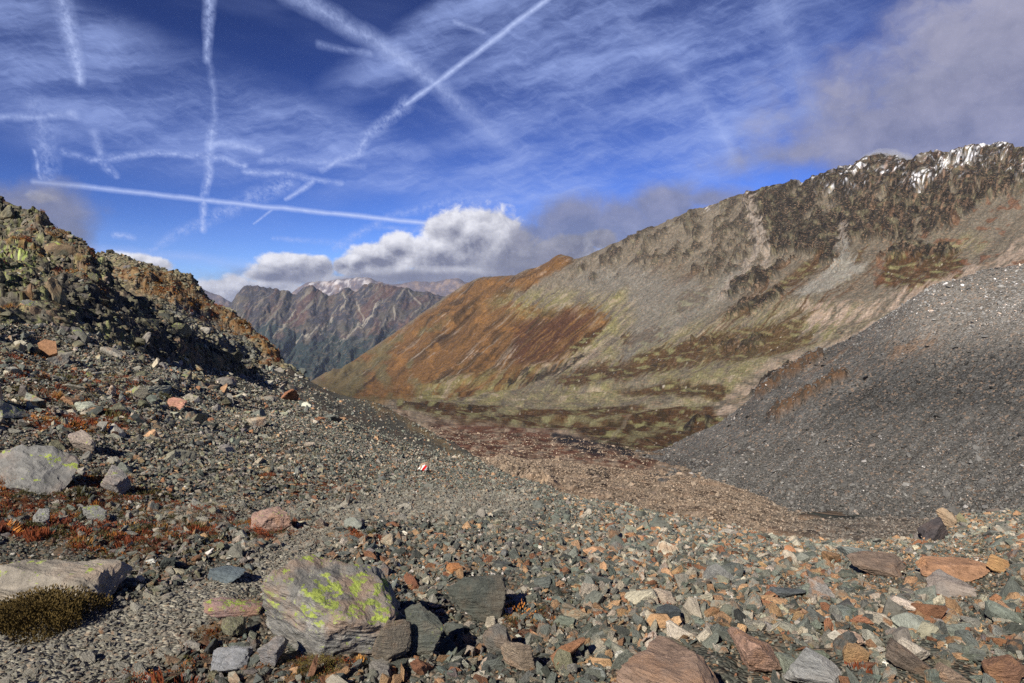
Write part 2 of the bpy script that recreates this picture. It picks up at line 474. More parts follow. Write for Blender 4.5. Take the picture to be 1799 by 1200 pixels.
# ================================================================== far mountains
def far_range(name, crest, dist, base_y, base_d, x0, x1, nc, nr, rough, kind):
    mid = [(p[0], p[1] * .55 + base_y * .45, dist * .62 + base_d * .38) for p in crest]
    hi = [(p[0], p[1] * .85 + base_y * .15, dist * .86 + base_d * .14) for p in crest]
    low = [(p[0], base_y, base_d) for p in crest]
    cr = [(p[0], p[1], dist) for p in crest]
    bk = [(p[0], p[1] + 60, dist * 1.25) for p in crest]
    s = Sheet([low, mid, hi, cr, bk], x0, x1, nc, nr)
    px, py = s.px.copy(), s.py.copy()
    # gullies and spurs running down the slope
    warp = fbm(px / 60, py / 60, 2.2, 3) * 14
    g1 = streaks(px + warp, py, 62, 34, 260, 4.4, 3); g2 = streaks(px + warp * .6, py, 62, 9, 60, 9.4, 4)
    r1 = ridged((px * .88 + py * .47 + warp) / 40, (py * .88 - px * .47) / 150, kind * 3.7, 5)
    edge = np.clip(s.tq / 3, 0, 1)[:, None]
    amp = rough * dist
    s.P[..., 2] += ((r1 * .0075 + g1 * .004 + g2 * .0018) * (1 - .7 * sstep(.85, 1, edge)) + ridged(px / 11, py / 18, 2, 4) * .0022) * amp
    el = (py - np.interp(px, [c_[0] for c_ in crest], [c_[1] for c_ in crest]))      # pixels under the crest
    return s, px, py, el, warp


crestF = [(150, 560), (300, 530), (395, 545), (415, 520), (432, 505), (450, 505), (470, 507), (500, 512), (517, 521), (530, 512), (547, 504),
          (562, 511), (580, 521), (597, 515), (606, 508), (625, 515), (640, 503), (655, 500), (680, 503), (700, 507), (720, 512), (760, 518),
          (800, 528), (900, 560), (1100, 600)]
s, px, py, el, warp = far_range('f', crestF, 9000, 720, 4300, 200, 1000, 520, 220, 1.0, 1)
c = np.zeros(px.shape + (3,)) + (.040, .038, .045)  # bluish base, part of the distance haze put into the colour
c = lerp(c, (.085, .074, .058), sstep(0, .5, fbm(px / 40, py / 30, 1, 4)) * .8)
c = lerp(c, (.09, .05, .04), sstep(-.1, .4, streaks(px + warp, py, 50, 22, 80, 7)) * .7)
forest = sstep(.25, .65, (py - 548 - (px - 600) * .10) / 110 + fbm(px / 40, py / 30, 5, 5) * .55)
c = lerp(c, (.022, .036, .034), forest * .92)
pale = sstep(.22, .50, streaks(px + warp * .8, py, 48, 5, 60, 3)) * (1 - sstep(60, 150, el + fbm(px / 40, py / 40, 8) * 60)) * .75
c = lerp(c, (.15, .135, .105), pale)
sp = sstep(.30, .50, streaks(px + warp * .5, py, 42, 3.5, 26, 13)) * sstep(0, .2, fbm(px / 50, py / 50, 18)) * .6
c = lerp(c, (.13, .115, .10), sp)
for pts, w in (([(663, 535), (655, 555), (640, 575), (620, 590), (598, 604)], 2.2), ([(672, 530), (650, 560), (632, 575), (600, 603)], 1.6),
               ([(628, 536), (632, 552), (640, 562), (634, 574)], 1.6), ([(600, 520), (610, 535), (598, 555)], 1.8), ([(692, 546), (694, 570)], 2),
               ([(718, 520), (740, 545)], 1.6), ([(520, 550), (500, 575), (478, 600)], 1.8), ([(560, 575), (545, 590), (520, 605)], 2.5),
               ([(590, 560), (560, 590)], 2)):
    wn = fbm(px / 9, py / 9, 3, 3) * 3
    c = lerp(c, (.26, .235, .19), line(px + wn, py + wn, pts, w * .5, .8) * .8)
s.build('far_mountains', M_far, {'cover': c, 'stony': np.full(px.shape, .4)})

crestG = [(200, 520), (340, 505), (370, 516), (385, 520), (405, 532), (440, 545), (500, 525), (528, 505), (545, 497), (580, 493), (612, 490), (640, 488),
          (665, 495), (690, 500), (720, 498), (755, 497), (790, 491), (805, 490), (818, 497), (860, 500), (1000, 530), (1300, 560)]
s, px, py, el, warp = far_range('g', crestG, 15000, 640, 10500, 200, 1100, 320, 70, .55, 2)
c = np.zeros(px.shape + (3,)) + (.10, .085, .10)
c = lerp(c, (.20, .15, .13), sstep(0, .4, fbm(px / 20, py / 9, 1, 4)))
sn = poly(px + warp * .4, py, [(540, 500), (575, 493), (640, 488), (660, 500), (640, 525), (560, 520)], 6) * .6 * sstep(-.1, .5, streaks(px, py, 40, 5, 18, 3))
c = lerp(c, (.66, .63, .62), sn)
s.build('distant_peaks', M_far, {'cover': c, 'stony': np.full(px.shape, .3)})

# ================================================================== valley and right-hand mountain (one continuous ground)
sky_r = [(480, 720), (540, 688), (570, 666), (600, 648), (640, 622), (700, 580), (760, 537), (800, 510), (822, 497), (850, 489), (880, 488), (905, 486), (925, 476), (945, 473),
         (965, 461), (985, 450), (1000, 453), (1012, 459), (1040, 450), (1060, 440), (1110, 418), (1170, 393), (1240, 367), (1310, 347),
         (1380, 328), (1440, 318), (1490, 300), (1530, 284), (1552, 277), (1575, 283), (1600, 288), (1625, 276), (1650, 275), (1700, 266), (1740, 262),
         (1765, 266), (1799, 270), (1900, 262), (2100, 240), (2400, 240)]
dr = lambda px: float(np.interp(px, [480, 570, 700, 820, 1000, 1200, 1400, 1600, 1799, 2400], [2400, 2500, 2600, 3000, 2300, 1900, 1700, 1550, 1450, 1300]))
cx_ = [480, 560, 700, 820, 1000, 1200, 1400, 1600, 1799, 2400]
rows = [
    [(60, 900), (60, 900), (60, 900), (50, 930), (45, 960), (45, 1000), (45, 1020), (45, 1030), (45, 1030), (45, 1030)],
    [(130, 790), (120, 790), (110, 800), (100, 812), (85, 852), (75, 900), (70, 925), (70, 938), (70, 932), (70, 932)],
    [(260, 730), (250, 732), (230, 745), (200, 768), (150, 790), (115, 835), (95, 890), (93, 902), (100, 890), (100, 885)],
    [(400, 712), (400, 705), (350, 718), (300, 745), (290, 752), (250, 772), (200, 800), (170, 820), (150, 830), (150, 830)],
    [(700, 705), (700, 692), (600, 700), (450, 722), (400, 738), (330, 745), (300, 735), (280, 730), (260, 720), (260, 720)],
    [(1000, 700), (1000, 686), (900, 690), (700, 700), (620, 702), (520, 695), (450, 672), (400, 655), (380, 640), (380, 640)],
    [(1300, 700), (1300, 682), (1150, 680), (1000, 674), (900, 662), (760, 640), (640, 600), (560, 565), (520, 530), (520, 530)],
    [(1700, 705), (1700, 678), (1500, 655), (1400, 625), (1250, 600), (1050, 565), (860, 515), (750, 485), (700, 445), (700, 445)],
    [(2100, 710), (2100, 674), (2000, 622), (2000, 565), (1700, 530), (1450, 475), (1200, 420), (1050, 385), (980, 360), (950, 350)],
]
rails = [[(x_, y_, d_) for x_, (d_, y_) in zip(cx_, r)] for r in rows]
rails.append([(a, b, dr(a)) for a, b in sky_r])
rails.append([(a, b + 50, dr(a) * 1.12) for a, b in sky_r])
s = Sheet(rails, 480, 2300, 950, 430, [60, 60, 70, 40, 35, 35, 60, 75, 75, 12])
px, py = s.px.copy(), s.py.copy(); t = s.tq[:, None] + 0 * px
wp = fbm(px / 70, py / 70, 1.7, 4)
wx, wy = px + wp * 9 + fbm(px / 14, py / 14, 4, 4) * 4, py + fbm(px / 60, py / 60, 6.1, 4) * 6 + fbm(px / 14, py / 14, 14, 4) * 3
sk = np.interp(px, [a for a, b in sky_r], [b for a, b in sky_r]); el = py - sk
stA = streaks(px + wp * 5, py + wp * 3, 40, 4.5, 110, 1, 4)           # fine down-slope streaks
stB = streaks(px + wp * 7, py + wp * 4, 42, 14, 240, 5, 4)
stC = streaks(px + wp * 4, py, 38, 2.4, 48, 8, 3)
slope_up = sstep(5.0, 6.2, t)
wx = wx + (-.77) * (stA * 22 + stC * 8) * slope_up; wy = wy + .64 * (stA * 22 + stC * 8) * slope_up
mott = streaks(px + wp * 5, py, 38, 5, 30, 3.3, 5) * slope_up + fbm(px / 30 + wp, py / 7 + wp, 3.3, 5) * (1 - slope_up)
blot = fbm(px / 34, py / 26, 13.3, 5)
c = np.zeros(px.shape + (3,)) + (.146, .126, .096)
c = c * (1 + stB * .14 + stA * .10)[..., None]
# rusty slope
rust = poly(wx, wy, [(470, 730), (560, 672), (700, 582), (822, 499), (900, 490), (940, 476), (985, 450), (1012, 460), (985, 482), (930, 512), (900, 530), (960, 545), (1050, 545),
                     (1070, 570), (1040, 600), (990, 645), (930, 668), (860, 690), (780, 705), (600, 712)], 5)
rc = lerp(np.zeros(px.shape + (3,)) + (.172, .092, .036), (.095, .058, .028), sstep(-.2, .5, stB))
rc = lerp(rc, (.225, .112, .036), sstep(.1, .6, fbm(px / 30, py / 16, 2, 4)) * .7)
c = lerp(c, rc, rust)
c = lerp(c, (.060, .036, .020), rust * sstep(.25, .9, -stA) * .75)
c = lerp(c, (.21, .165, .125), rust * sstep(.25, .75, stA * .8 + stB * .45) * .85)
c = lerp(c, (.26, .21, .17), rust * sstep(.45, .9, stC * .8 + blot * .5) * .7)
c = lerp(c, (.12, .110, .055), rust * sstep(.0, .6, blot - (px - 720) / 160) * .7)
# darker gullied patch
dk = poly(wx, wy, [(900, 570), (1040, 540), (1050, 560), (1010, 620), (940, 650), (900, 640)], 7)
c = lerp(c, (.105, .048, .028), dk * sstep(-.25, .1, stA) * .85)
# greens
grn = np.maximum.reduce([
    poly(wx, wy, [(850, 540), (930, 515), (1000, 515), (1100, 525), (1110, 545), (1060, 560), (1000, 555), (920, 560)], 8) * .85,
    poly(wx, wy, [(1070, 525), (1110, 520), (1115, 570), (1080, 620), (1000, 660), (900, 675), (860, 668), (960, 640), (1030, 600)], 6),
    poly(wx, wy, [(680, 705), (760, 672), (850, 655), (900, 670), (880, 690), (760, 705)], 5) * .9,
    poly(wx, wy, [(720, 702), (860, 684), (960, 680), (1040, 672), (1120, 680), (1240, 690), (1240, 710), (1080, 700), (960, 704), (860, 715), (760, 712)], 5) * 1.0,
    poly(wx, wy, [(1120, 600), (1250, 560), (1400, 535), (1560, 540), (1500, 590), (1420, 610), (1300, 640), (1180, 660), (1100, 655), (1060, 640)], 8) * .8,
    poly(wx, wy, [(1130, 650), (1280, 640), (1400, 625), (1330, 670), (1280, 720), (1200, 715), (1150, 690)], 6) * .8,
    poly(wx, wy, [(760, 740), (860, 718), (1010, 705), (1000, 716), (900, 728), (800, 752)], 4) * .7,
    poly(wx, wy, [(1600, 430), (1720, 415), (1740, 440), (1640, 455)], 5) * .8,
    poly(wx, wy, [(1000, 600), (1160, 545), (1280, 500), (1290, 520), (1180, 590), (1060, 640)], 10) * .35])
gc = lerp(np.zeros(px.shape + (3,)) + (.185, .170, .072), (.225, .185, .125), sstep(.1, .5, mott))
for _ in range(10): grn = (grn + np.roll(grn, 2, 0) + np.roll(grn, -2, 0) + np.roll(grn, 2, 1) + np.roll(grn, -2, 1)) / 5
grn = grn * sstep(-.30, .35, stB * .45 + stA * .35 * slope_up + mott * .3 + blot * .35 + .10)
c = lerp(c, gc, grn * .95)
# brown heath of the valley floor hummocks
br = np.maximum.reduce([
    poly(wx, wy, [(690, 705), (780, 715), (880, 720), (860, 735), (760, 752), (700, 735)], 4),
    poly(wx, wy, [(740, 750), (880, 730), (1000, 715), (1110, 712), (1240, 725), (1280, 740), (1260, 790), (1150, 805), (1050, 785), (950, 765), (850, 758)], 4),
    poly(wx, wy, [(960, 672), (1060, 640), (1180, 610), (1260, 590), (1240, 625), (1180, 650), (1100, 668), (1000, 680)], 5) * .9,
    poly(wx, wy, [(1080, 690), (1180, 672), (1290, 680), (1270, 700), (1160, 700)], 4) * .9,
    poly(wx, wy, [(1180, 610), (1300, 575), (1400, 560), (1430, 600), (1340, 625), (1220, 640)], 5) * .8,
    poly(wx, wy, [(1090, 585), (1180, 575), (1170, 598), (1110, 610)], 3),
    poly(wx, wy, [(1010, 600), (1060, 575), (1055, 590), (1020, 620), (1000, 625)], 3),
    poly(wx, wy, [(1190, 530), (1250, 510), (1240, 535), (1190, 555)], 3),
    poly(wx, wy, [(1530, 500), (1560, 460), (1640, 445), (1700, 460), (1690, 490), (1620, 520), (1580, 510)], 4) * .9,
    poly(wx, wy, [(1440, 500), (1520, 440), (1500, 490), (1430, 525)], 4) * .8,
    poly(wx, wy, [(1290, 560), (1400, 480), (1450, 450), (1440, 480), (1340, 545)], 4) * .8])
bc = lerp(np.zeros(px.shape + (3,)) + (.110, .056, .022), (.070, .044, .018), sstep(-.1, .3, mott))
c = lerp(c, bc, br * sstep(-.55, -.15, stA * .4 * slope_up + mott * .7 + .12) * .95)
c = lerp(c, (.19, .185, .085), br * sstep(.10, .45, fbm(px / 26 + wp, py / 6, 22, 5)) * .8)
c = lerp(c, (.045, .040, .030), br * sstep(.45, .65, fbm(px / 15, py / 5, 32, 4)) * .8)
c = lerp(c, (.33, .30, .25), (br + grn).clip(0, 1) * sstep(.85, 1.0, fbm(px / 3, py / 2.4, 42, 2)) * .8)
bs = np.maximum(poly(wx, wy, [(1150, 640), (1290, 500), (1470, 435), (1560, 440), (1520, 500), (1430, 560), (1300, 600), (1200, 640)], 12),
                .8 * poly(wx, wy, [(1060, 500), (1180, 470), (1260, 490), (1220, 530), (1150, 500)], 8))
c = lerp(c, (.105, .060, .032), bs * sstep(.05, .45, stA * .6 + stB * .6) * .85)
c = lerp(c, (.155, .150, .132), poly(wx, wy, [(990, 500), (1100, 470), (1250, 510), (1290, 470), (1330, 480), (1300, 520), (1180, 590), (1090, 640), (1120, 570), (1110, 520), (1040, 520)], 14) * .55)
ribb = np.maximum.reduce([line(wx, wy, [(700, 716), (800, 745), (900, 726), (1010, 711), (1090, 704)], 5, 5), line(wx, wy, [(1040, 742), (1140, 720), (1250, 712)], 6, 6),
                          line(wx, wy, [(880, 752), (1000, 735), (1100, 730)], 5, 5) * .8, line(wx, wy, [(1100, 770), (1180, 748), (1230, 735)], 6, 6) * .8])
c = lerp(c, (.175, .160, .085), ribb * sstep(-.4, .2, mott) * .85)
# pink stone fields
pk = np.maximum.reduce([poly(wx, wy, [(1240, 720), (1300, 670), (1400, 620), (1560, 555), (1560, 600), (1400, 660), (1340, 700), (1270, 740)], 6) * .8,
                        poly(wx, wy, [(1380, 540), (1500, 530), (1580, 540), (1500, 570), (1440, 570)], 5),
                        poly(wx, wy, [(1560, 520), (1640, 500), (1760, 440), (1900, 380), (1900, 480), (1700, 500), (1560, 560)], 6) * .9,
                        poly(wx, wy, [(930, 640), (1060, 610), (1080, 600), (1040, 640), (960, 660)], 4) * .6])
c = lerp(c, (.24, .185, .145), pk * sstep(-.4, .2, mott) * .85)
c = lerp(c, (.17, .075, .04), sstep(.25, .5, fbm(px / 26, py / 12, 21, 4)) * sstep(1480, 1560, px) * sstep(520, 490, py) * .7)
# cliffs
rock = np.maximum.reduce([
    poly(wx, wy, [(1040, 462), (1060, 442), (1170, 395), (1310, 340), (1320, 360), (1345, 420), (1330, 470), (1240, 500), (1180, 470), (1130, 480), (1060, 500), (1000, 510)], 6) * .75,
    poly(wx, wy, [(1310, 330), (1440, 305), (1552, 265), (1740, 250), (1900, 250), (1900, 330), (1760, 350), (1660, 400), (1600, 420), (1500, 425), (1480, 470), (1400, 450), (1340, 440), (1318, 380)], 5),
    poly(wx, wy, [(1330, 430), (1480, 400), (1640, 385), (1680, 400), (1600, 430), (1520, 430), (1490, 425), (1440, 450)], 4),
    poly(wx, wy, [(1270, 520), (1320, 485), (1390, 465), (1380, 490), (1310, 520), (1280, 545)], 3),
    poly(wx, wy, [(1290, 540), (1370, 520), (1390, 530), (1330, 550), (1290, 552)], 3),
    poly(wx, wy, [(1540, 465), (1570, 435), (1640, 430), (1690, 450), (1650, 460), (1590, 455)], 3),
    poly(wx, wy, [(1195, 745), (1220, 735), (1255, 745), (1260, 765), (1220, 775)], 3),
    poly(wx, wy, [(1210, 600), (1300, 590), (1350, 595), (1320, 610), (1220, 615)], 3) * .7,
    poly(wx, wy, [(1320, 690), (1370, 655), (1400, 640), (1380, 665), (1330, 700)], 3)])
spots = sstep(.6, .8, fbm(px / 30, py / 9, 31, 5)) * sstep(700, 730, py) * sstep(800, 780, py) + sstep(.75, .9, fbm(px / 32, py / 12, 35, 5)) * sstep(1200, 1300, px) * .8
for pts, w in (([(890, 668), (920, 662)], 3), ([(935, 664), (965, 655), (995, 648)], 3.5), ([(1010, 640), (1030, 625)], 2.5)):
    spots = np.maximum(spots, line(wx, wy + mott * 6, pts, w * 2, 2))
west = sstep(1340, 1290, px)
gl = streaks(px + wp * 20, py, 58, 11, 60, 27, 4)
cliff = rock * sstep(-.45 + .45 * west, -.15 + .45 * west, gl * .8 + blot * .45 + .05)
crag = np.clip(np.maximum(cliff, spots * .9), 0, 1)
rk = lerp(np.zeros(px.shape + (3,)) + (.046, .039, .030), (.125, .112, .068), sstep(.0, .6, fbm(px / 18, py / 12, 9, 5)))
rk = lerp(rk, (.22, .13, .08), sstep(.2, .5, streaks(px, py, 75, 6, 22, 3)) * sstep(1480, 1560, px) * .6)
joint = streaks(px + wp * 8, py, 66, 2.4, 16, 5, 4)
rk = rk * (1 + .75 * joint.clip(-.9, 1.1))[..., None]
c = lerp(c, rk, crag * .9)
# grey-brown gully of debris crossing the cliffs
for pts, w in (([(1312, 352), (1330, 395), (1335, 440), (1310, 480), (1270, 520)], 4), ([(1335, 395), (1350, 430), (1340, 470)], 3),
               ([(1482, 410), (1487, 430), (1480, 450)], 3)):
    m_ = line(wx, wy, pts, w, 6); c = lerp(c, (.205, .175, .145), m_); crag = crag * (1 - m_)
fan = poly(wx, wy, [(1482, 430), (1500, 455), (1520, 470), (1480, 500), (1420, 530), (1400, 520), (1440, 490), (1470, 455)], 4)
c = lerp(c, (.19, .18, .155), fan * .9); crag = crag * (1 - fan)
# snow dusting
snz = sstep(74, 26, el) * sstep(1420, 1500, px) + sstep(16, 4, el) * sstep(1180, 1300, px) * .8
ssn = streaks(px + wp * 10, py, 38, 3.2, 30, 17, 4); cragn = ridged(px / 20 + wp, py / 15, 3.1, 5)
snow = snz * sstep(.08, .50, ssn * .8 + stC * .35 + (fbm(px / 30, py / 20, 12) * .6)) * (1 - .8 * sstep(.2, .6, cragn))
snow = np.maximum(snow, line(wx, wy, [(1700, 275), (1650, 305), (1612, 335)], 8, 10) * sstep(-.1, .2, stC))
snow = snow * (1 - poly(px, py, [(1590, 300), (1620, 290), (1650, 300), (1600, 330)], 4))
c = lerp(c, (.62, .64, .70), np.clip(snow, 0, 1) * sstep(-.5, .4, joint) * .9)
# basin floor in front
thr = .55 * sstep(930, 1080, px + wp * 20); bas = sstep(3.2 - thr, 2.8 - thr, t)
tan = lerp(np.zeros(px.shape + (3,)) + (.190, .148, .108), (.120, .082, .055), sstep(-.1, .45, fbm(px / 40, py / 12, 3, 5)))
tan = lerp(tan, (.27, .20, .145), sstep(.1, .45, fbm(px / 14, py / 7, 8, 5)) * .6)
tan = lerp(tan, (.115, .100, .085), sstep(1330, 1500, px + fbm(px / 50, py / 20, 3) * 80) * .8)
redf = poly(wx, wy, [(740, 752), (860, 745), (960, 760), (1080, 790), (1180, 810), (1100, 825), (980, 805), (860, 800), (780, 790), (745, 770)], 9)
tan = lerp(tan, (.125, .045, .025), redf * sstep(-.4, .2, fbm(px / 26, py / 5, 4, 5) + .02) * .8)
for pts, w in (([(975, 765), (1020, 785), (1060, 798)], 7), ([(1000, 770), (1060, 778), (1110, 795)], 5), ([(1075, 778), (1110, 794)], 4)):
    tan = lerp(tan, (.035, .035, .042), line(wx + mott * 10, wy, pts, w, 4) * .9)
pond = poly(px + wp * 8, py, [(1400, 901), (1460, 893), (1560, 896), (1640, 897), (1600, 909), (1500, 914), (1430, 909)], 5)
c = lerp(c, tan, bas); c = lerp(c, (.048, .058, .048), pond * .9)
# footpath
for pts, w in (([(1060, 778), (1085, 762), (1090, 750), (1110, 735), (1140, 714), (1180, 711), (1230, 718)], 2.2), ([(720, 722), (745, 752), (775, 775)], 7)):
    c = lerp(c, (.21, .18, .13), line(wx * .3 + px * .7, wy * .3 + py * .7, pts, w, 2) * .4)
# displacement: spurs, gullies, crags
ridgeline = np.clip(1 - np.abs(t - 9) / .05, 0, 1)
D = s.d
NRM = s.normal()
hum = fbm(s.P[..., 0] / 150, s.P[..., 1] / 190, 3, 3) * 5 * sstep(3.2, 4.2, t) * sstep(7.3, 6.2, t) + fbm(s.P[..., 0] / 45, s.P[..., 1] / 60, 5, 3) * 3.2 * sstep(2.4, 3.2, t) * sstep(7.6, 6.6, t)
ca8, sa8 = .74, .67
def rid(w, l, seed, o=4, warp_=20):
    return ridged((px * sa8 + py * ca8 + wp * warp_) / w, (py * sa8 - px * ca8) / l, seed, o)
def ridv(w, l, seed, o=4, warp_=10):                     # ribs that fall more steeply, on the cliffs
    return ridged((px * .93 + py * .36 + wp * warp_) / w, (py * .93 - px * .36) / l, seed, o)
spur, gully = rid(70, 300, 2.5, 3, 26), rid(18, 120, 7.5)
up = sstep(6.2, 8.2, t)
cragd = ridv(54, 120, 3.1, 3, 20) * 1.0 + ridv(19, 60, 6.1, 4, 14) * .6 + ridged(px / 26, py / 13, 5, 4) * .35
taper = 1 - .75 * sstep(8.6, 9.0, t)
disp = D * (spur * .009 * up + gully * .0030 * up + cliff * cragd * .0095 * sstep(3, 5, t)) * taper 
s.P += NRM * (disp + stA * D * .0005 * up)[..., None]
s.P[..., 2] += hum + np.where(t > 8.9, ridged(px / 22, px * 0, 2, 5) * D * .0018 * sstep(990, 1250, px), 0)
c = lerp(c, (.024, .021, .018), crag * sstep(.35, -.35, cragd) * .8)      # clefts darkened in the colour, standing in for their shade
near_b = sstep(3.6, 2.6, t)
s.P[..., 2] += near_b * (fbm(s.P[..., 0] / 16, s.P[..., 1] / 22, 1, 5) * 1.0 + fbm(s.P[..., 0] / 2.5, s.P[..., 1] / 3.5, 2, 4) * .22) * (1 - pond)
# reddish rocky rib in the basin
rib = line(wx, wy, [(880, 812), (915, 830), (955, 850)], 14, 12) * near_b
s.P[..., 2] += rib * (.5 + ridged(px / 9, py / 9, 3, 4) * .5); 
c2 = lerp(c, (.30, .235, .165), rib * sstep(-.3, .2, mott) * .8)
rib2 = line(wx, wy, [(1035, 838), (1080, 832)], 6, 5) * near_b
s.P[..., 2] += rib2 * .5; c2 = lerp(c2, (.07, .06, .05), rib2)
c2 = c2 * (1 + .14 * mott + .12 * fbm(px / 2.2, py / 1.8, 4, 2) + np.random.default_rng(4).normal(0, .11, px.shape))[..., None]
VAL = s; VAL_px = px; VAL_pond = pond
lum_ = (c2 @ np.array([.3, .5, .2])).clip(.01, 1); c2 = c2 * ((lum_ / .125) ** .65)[..., None] * .84
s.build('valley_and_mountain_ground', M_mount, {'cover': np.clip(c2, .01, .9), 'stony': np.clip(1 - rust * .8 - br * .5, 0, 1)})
if False: pass

# ================================================================== grey scree slope on the right
scr = [
    [(1000, 850, 100), (1150, 850, 100), (1300, 960, 78), (1400, 990, 72), (1600, 995, 70), (1799, 975, 68), (2300, 960, 60)],
    [(1000, 830, 190), (1150, 797, 160), (1200, 815, 140), (1300, 852, 112), (1400, 880, 98), (1500, 892, 92), (1600, 891, 90), (1700, 876, 86), (1799, 858, 82), (2300, 800, 75)],
    [(1000, 835, 200), (1150, 796, 172), (1200, 797, 160), (1300, 795, 136), (1400, 800, 120), (1500, 800, 112), (1600, 790, 108), (1799, 750, 100), (2300, 680, 90)],
    [(1000, 838, 215), (1150, 796, 182), (1200, 783, 172), (1300, 743, 155), (1400, 715, 142), (1500, 690, 134), (1600, 665, 128), (1799, 610, 118), (2300, 530, 105)],
    [(1000, 840, 225), (1150, 796, 190), (1200, 773, 183), (1260, 747, 177), (1330, 692, 172), (1400, 642, 168), (1450, 617, 166), (1500, 592, 164), (1580, 541, 160), (1620, 515, 157), (1660, 497, 155), (1799, 467, 148), (2300, 380, 130)],
    [(1000, 860, 235), (1150, 812, 200), (1260, 760, 195), (1400, 655, 190), (1580, 552, 180), (1799, 480, 168), (2300, 400, 150)],
    [(1000, 900, 260), (1150, 850, 230), (1260, 800, 225), (1400, 700, 220), (1580, 600, 210), (1799, 530, 200), (2300, 460, 180)],
]
s = Sheet(scr, 1090, 2300, 560, 240)
px, py = s.px.copy(), s.py.copy(); t = s.tq[:, None] + 0 * px
wp = fbm(px / 70, py / 70, 1.7, 3)
st1 = streaks(px + wp * 24, py, 42, 9, 120, 2, 4)
c = np.zeros(px.shape + (3,)) + (.080, .077, .072)
c = c * (1 + .30 * st1 + .30 * fbm(px / 50, py / 30, 6, 3))[..., None]
shade_zone = poly(px + wp * 50, py + wp * 30, [(1500, 660), (1600, 625), (1700, 605), (1900, 600), (1900, 730), (1700, 725), (1560, 745), (1440, 750), (1420, 710)], 45)  # soft shadow band, painted into the scree colour
c = lerp(c, (.060, .060, .058), shade_zone * .8 * sstep(-.5, .2, st1 + .1))
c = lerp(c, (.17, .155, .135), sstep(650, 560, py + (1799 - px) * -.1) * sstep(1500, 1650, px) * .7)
wx, wy = px + fbm(px / 14, py / 14, 4, 4) * 8, py + fbm(px / 14, py / 14, 14, 4) * 6
rib = np.maximum.reduce([line(wx, wy, [(1362, 726), (1390, 712), (1430, 688), (1480, 664)], 10, 5),
                         line(wx, wy, [(1330, 690), (1380, 655), (1440, 628)], 7, 5)])
c = lerp(c, (.10, .055, .028), rib * .9); c = lerp(c, (.04, .036, .03), rib * sstep(.0, .3, fbm(px / 12, py / 7, 5, 4)) * .85)
c = lerp(c, (.14, .085, .05), sstep(.15, .5, st1) * line(wx, wy, [(1440, 660), (1560, 610), (1640, 590)], 26, 12) * .6)
s.P[..., 2] += st1 * .35 + fbm(s.P[..., 0] / 12, s.P[..., 1] / 12, 3, 5) * .9 + fbm(s.P[..., 0] / 1.3, s.P[..., 1] / 1.3, 2, 4) * .16 + rib * (1.1 + ridged(px / 7, py / 7, 2, 4) * .9)
SCREE = s; SCREE_px, SCREE_py = px, py
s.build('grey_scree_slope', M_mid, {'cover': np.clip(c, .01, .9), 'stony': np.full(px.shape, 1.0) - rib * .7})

# ================================================================== second hill, behind the near crag
hl2 = [
    [(60, 640, 50), (200, 640, 50), (300, 640, 50), (400, 690, 56), (500, 700, 62), (560, 720, 66)],
    [(60, 600, 62), (200, 590, 60), (280, 590, 60), (350, 620, 60), (420, 655, 62), (470, 660, 66), (510, 668, 68), (560, 700, 70)],
    [(60, 540, 72), (200, 530, 68), (280, 550, 66), (350, 590, 66), (420, 635, 67), (470, 650, 70), (505, 660, 71), (560, 700, 74)],
    [(60, 490, 84), (165, 480, 80), (220, 480, 76), (290, 510, 74), (360, 570, 72), (420, 615, 72), (470, 640, 73), (500, 655, 74), (560, 700, 78)],
    [(60, 470, 92), (150, 470, 90), (166, 456, 90), (200, 450, 89), (240, 463, 88), (300, 481, 86), (335, 492, 84), (355, 515, 82), (385, 545, 80), (410, 562, 79), (428, 577, 78), (445, 590, 77), (465, 603, 76), (480, 622, 76), (489, 634, 76), (496, 652, 77), (560, 705, 82)],
    [(60, 500, 100), (166, 500, 99), (300, 520, 96), (410, 610, 90), (489, 680, 86), (560, 730, 90)],
    [(60, 640, 115), (300, 640, 110), (489, 760, 100), (560, 790, 104)],
]
s = Sheet(hl2, 60, 560, 340, 200)
px, py = s.px.copy(), s.py.copy(); t = s.tq[:, None] + 0 * px
P = s.P
r1 = ridged(P[..., 0] / 9 + P[..., 2] / 6, P[..., 1] / 11, P[..., 2] / 5, 5); r2 = ridged(P[..., 0] / 2.2, P[..., 1] / 3, P[..., 2] / 2, 4)
crg = sstep(-.1, .5, fbm(px / 50, py / 30, 3, 4) + sstep(400, 480, px) * .5)
s.P[..., 2] += r1 * (.5 + crg * .9) + r2 * (.2 + .25 * crg)
mott = fbm(px / 10, py / 6, 2, 5)
wx, wy = px + fbm(px / 18, py / 12, 4, 4) * 16, py + fbm(px / 18, py / 12, 14, 4) * 9
c = np.zeros(px.shape + (3,)) + (.125, .105, .070)
c = lerp(c, (.17, .155, .085), sstep(.0, .4, mott))
org = np.maximum.reduce([line(wx, wy, [(260, 508), (300, 522), (340, 545), (390, 570), (440, 590), (480, 628)], 11, 9),
                         line(wx, wy, [(200, 490), (260, 500), (330, 515), (380, 545)], 12, 12) * .7,
                         line(wx, wy, [(420, 590), (460, 612), (488, 636), (470, 650)], 9, 8)]) * sstep(-.45, .05, mott)
c = lerp(c, (.20, .095, .032), org * .7)
c = lerp(c, (.12, .125, .115), poly(wx, wy, [(270, 530), (330, 545), (420, 590), (470, 650), (400, 660), (300, 600)], 10) * .8)
c = c * (1 + .4 * fbm(px / 4, py / 3, 7, 3))[..., None]
HILL2 = s; H2px, H2py, H2org = px, py, org
s.build('rocky_hill_behind', M_mid, {'cover': np.clip(c, .01, .9), 'stony': 1 - org * .8})

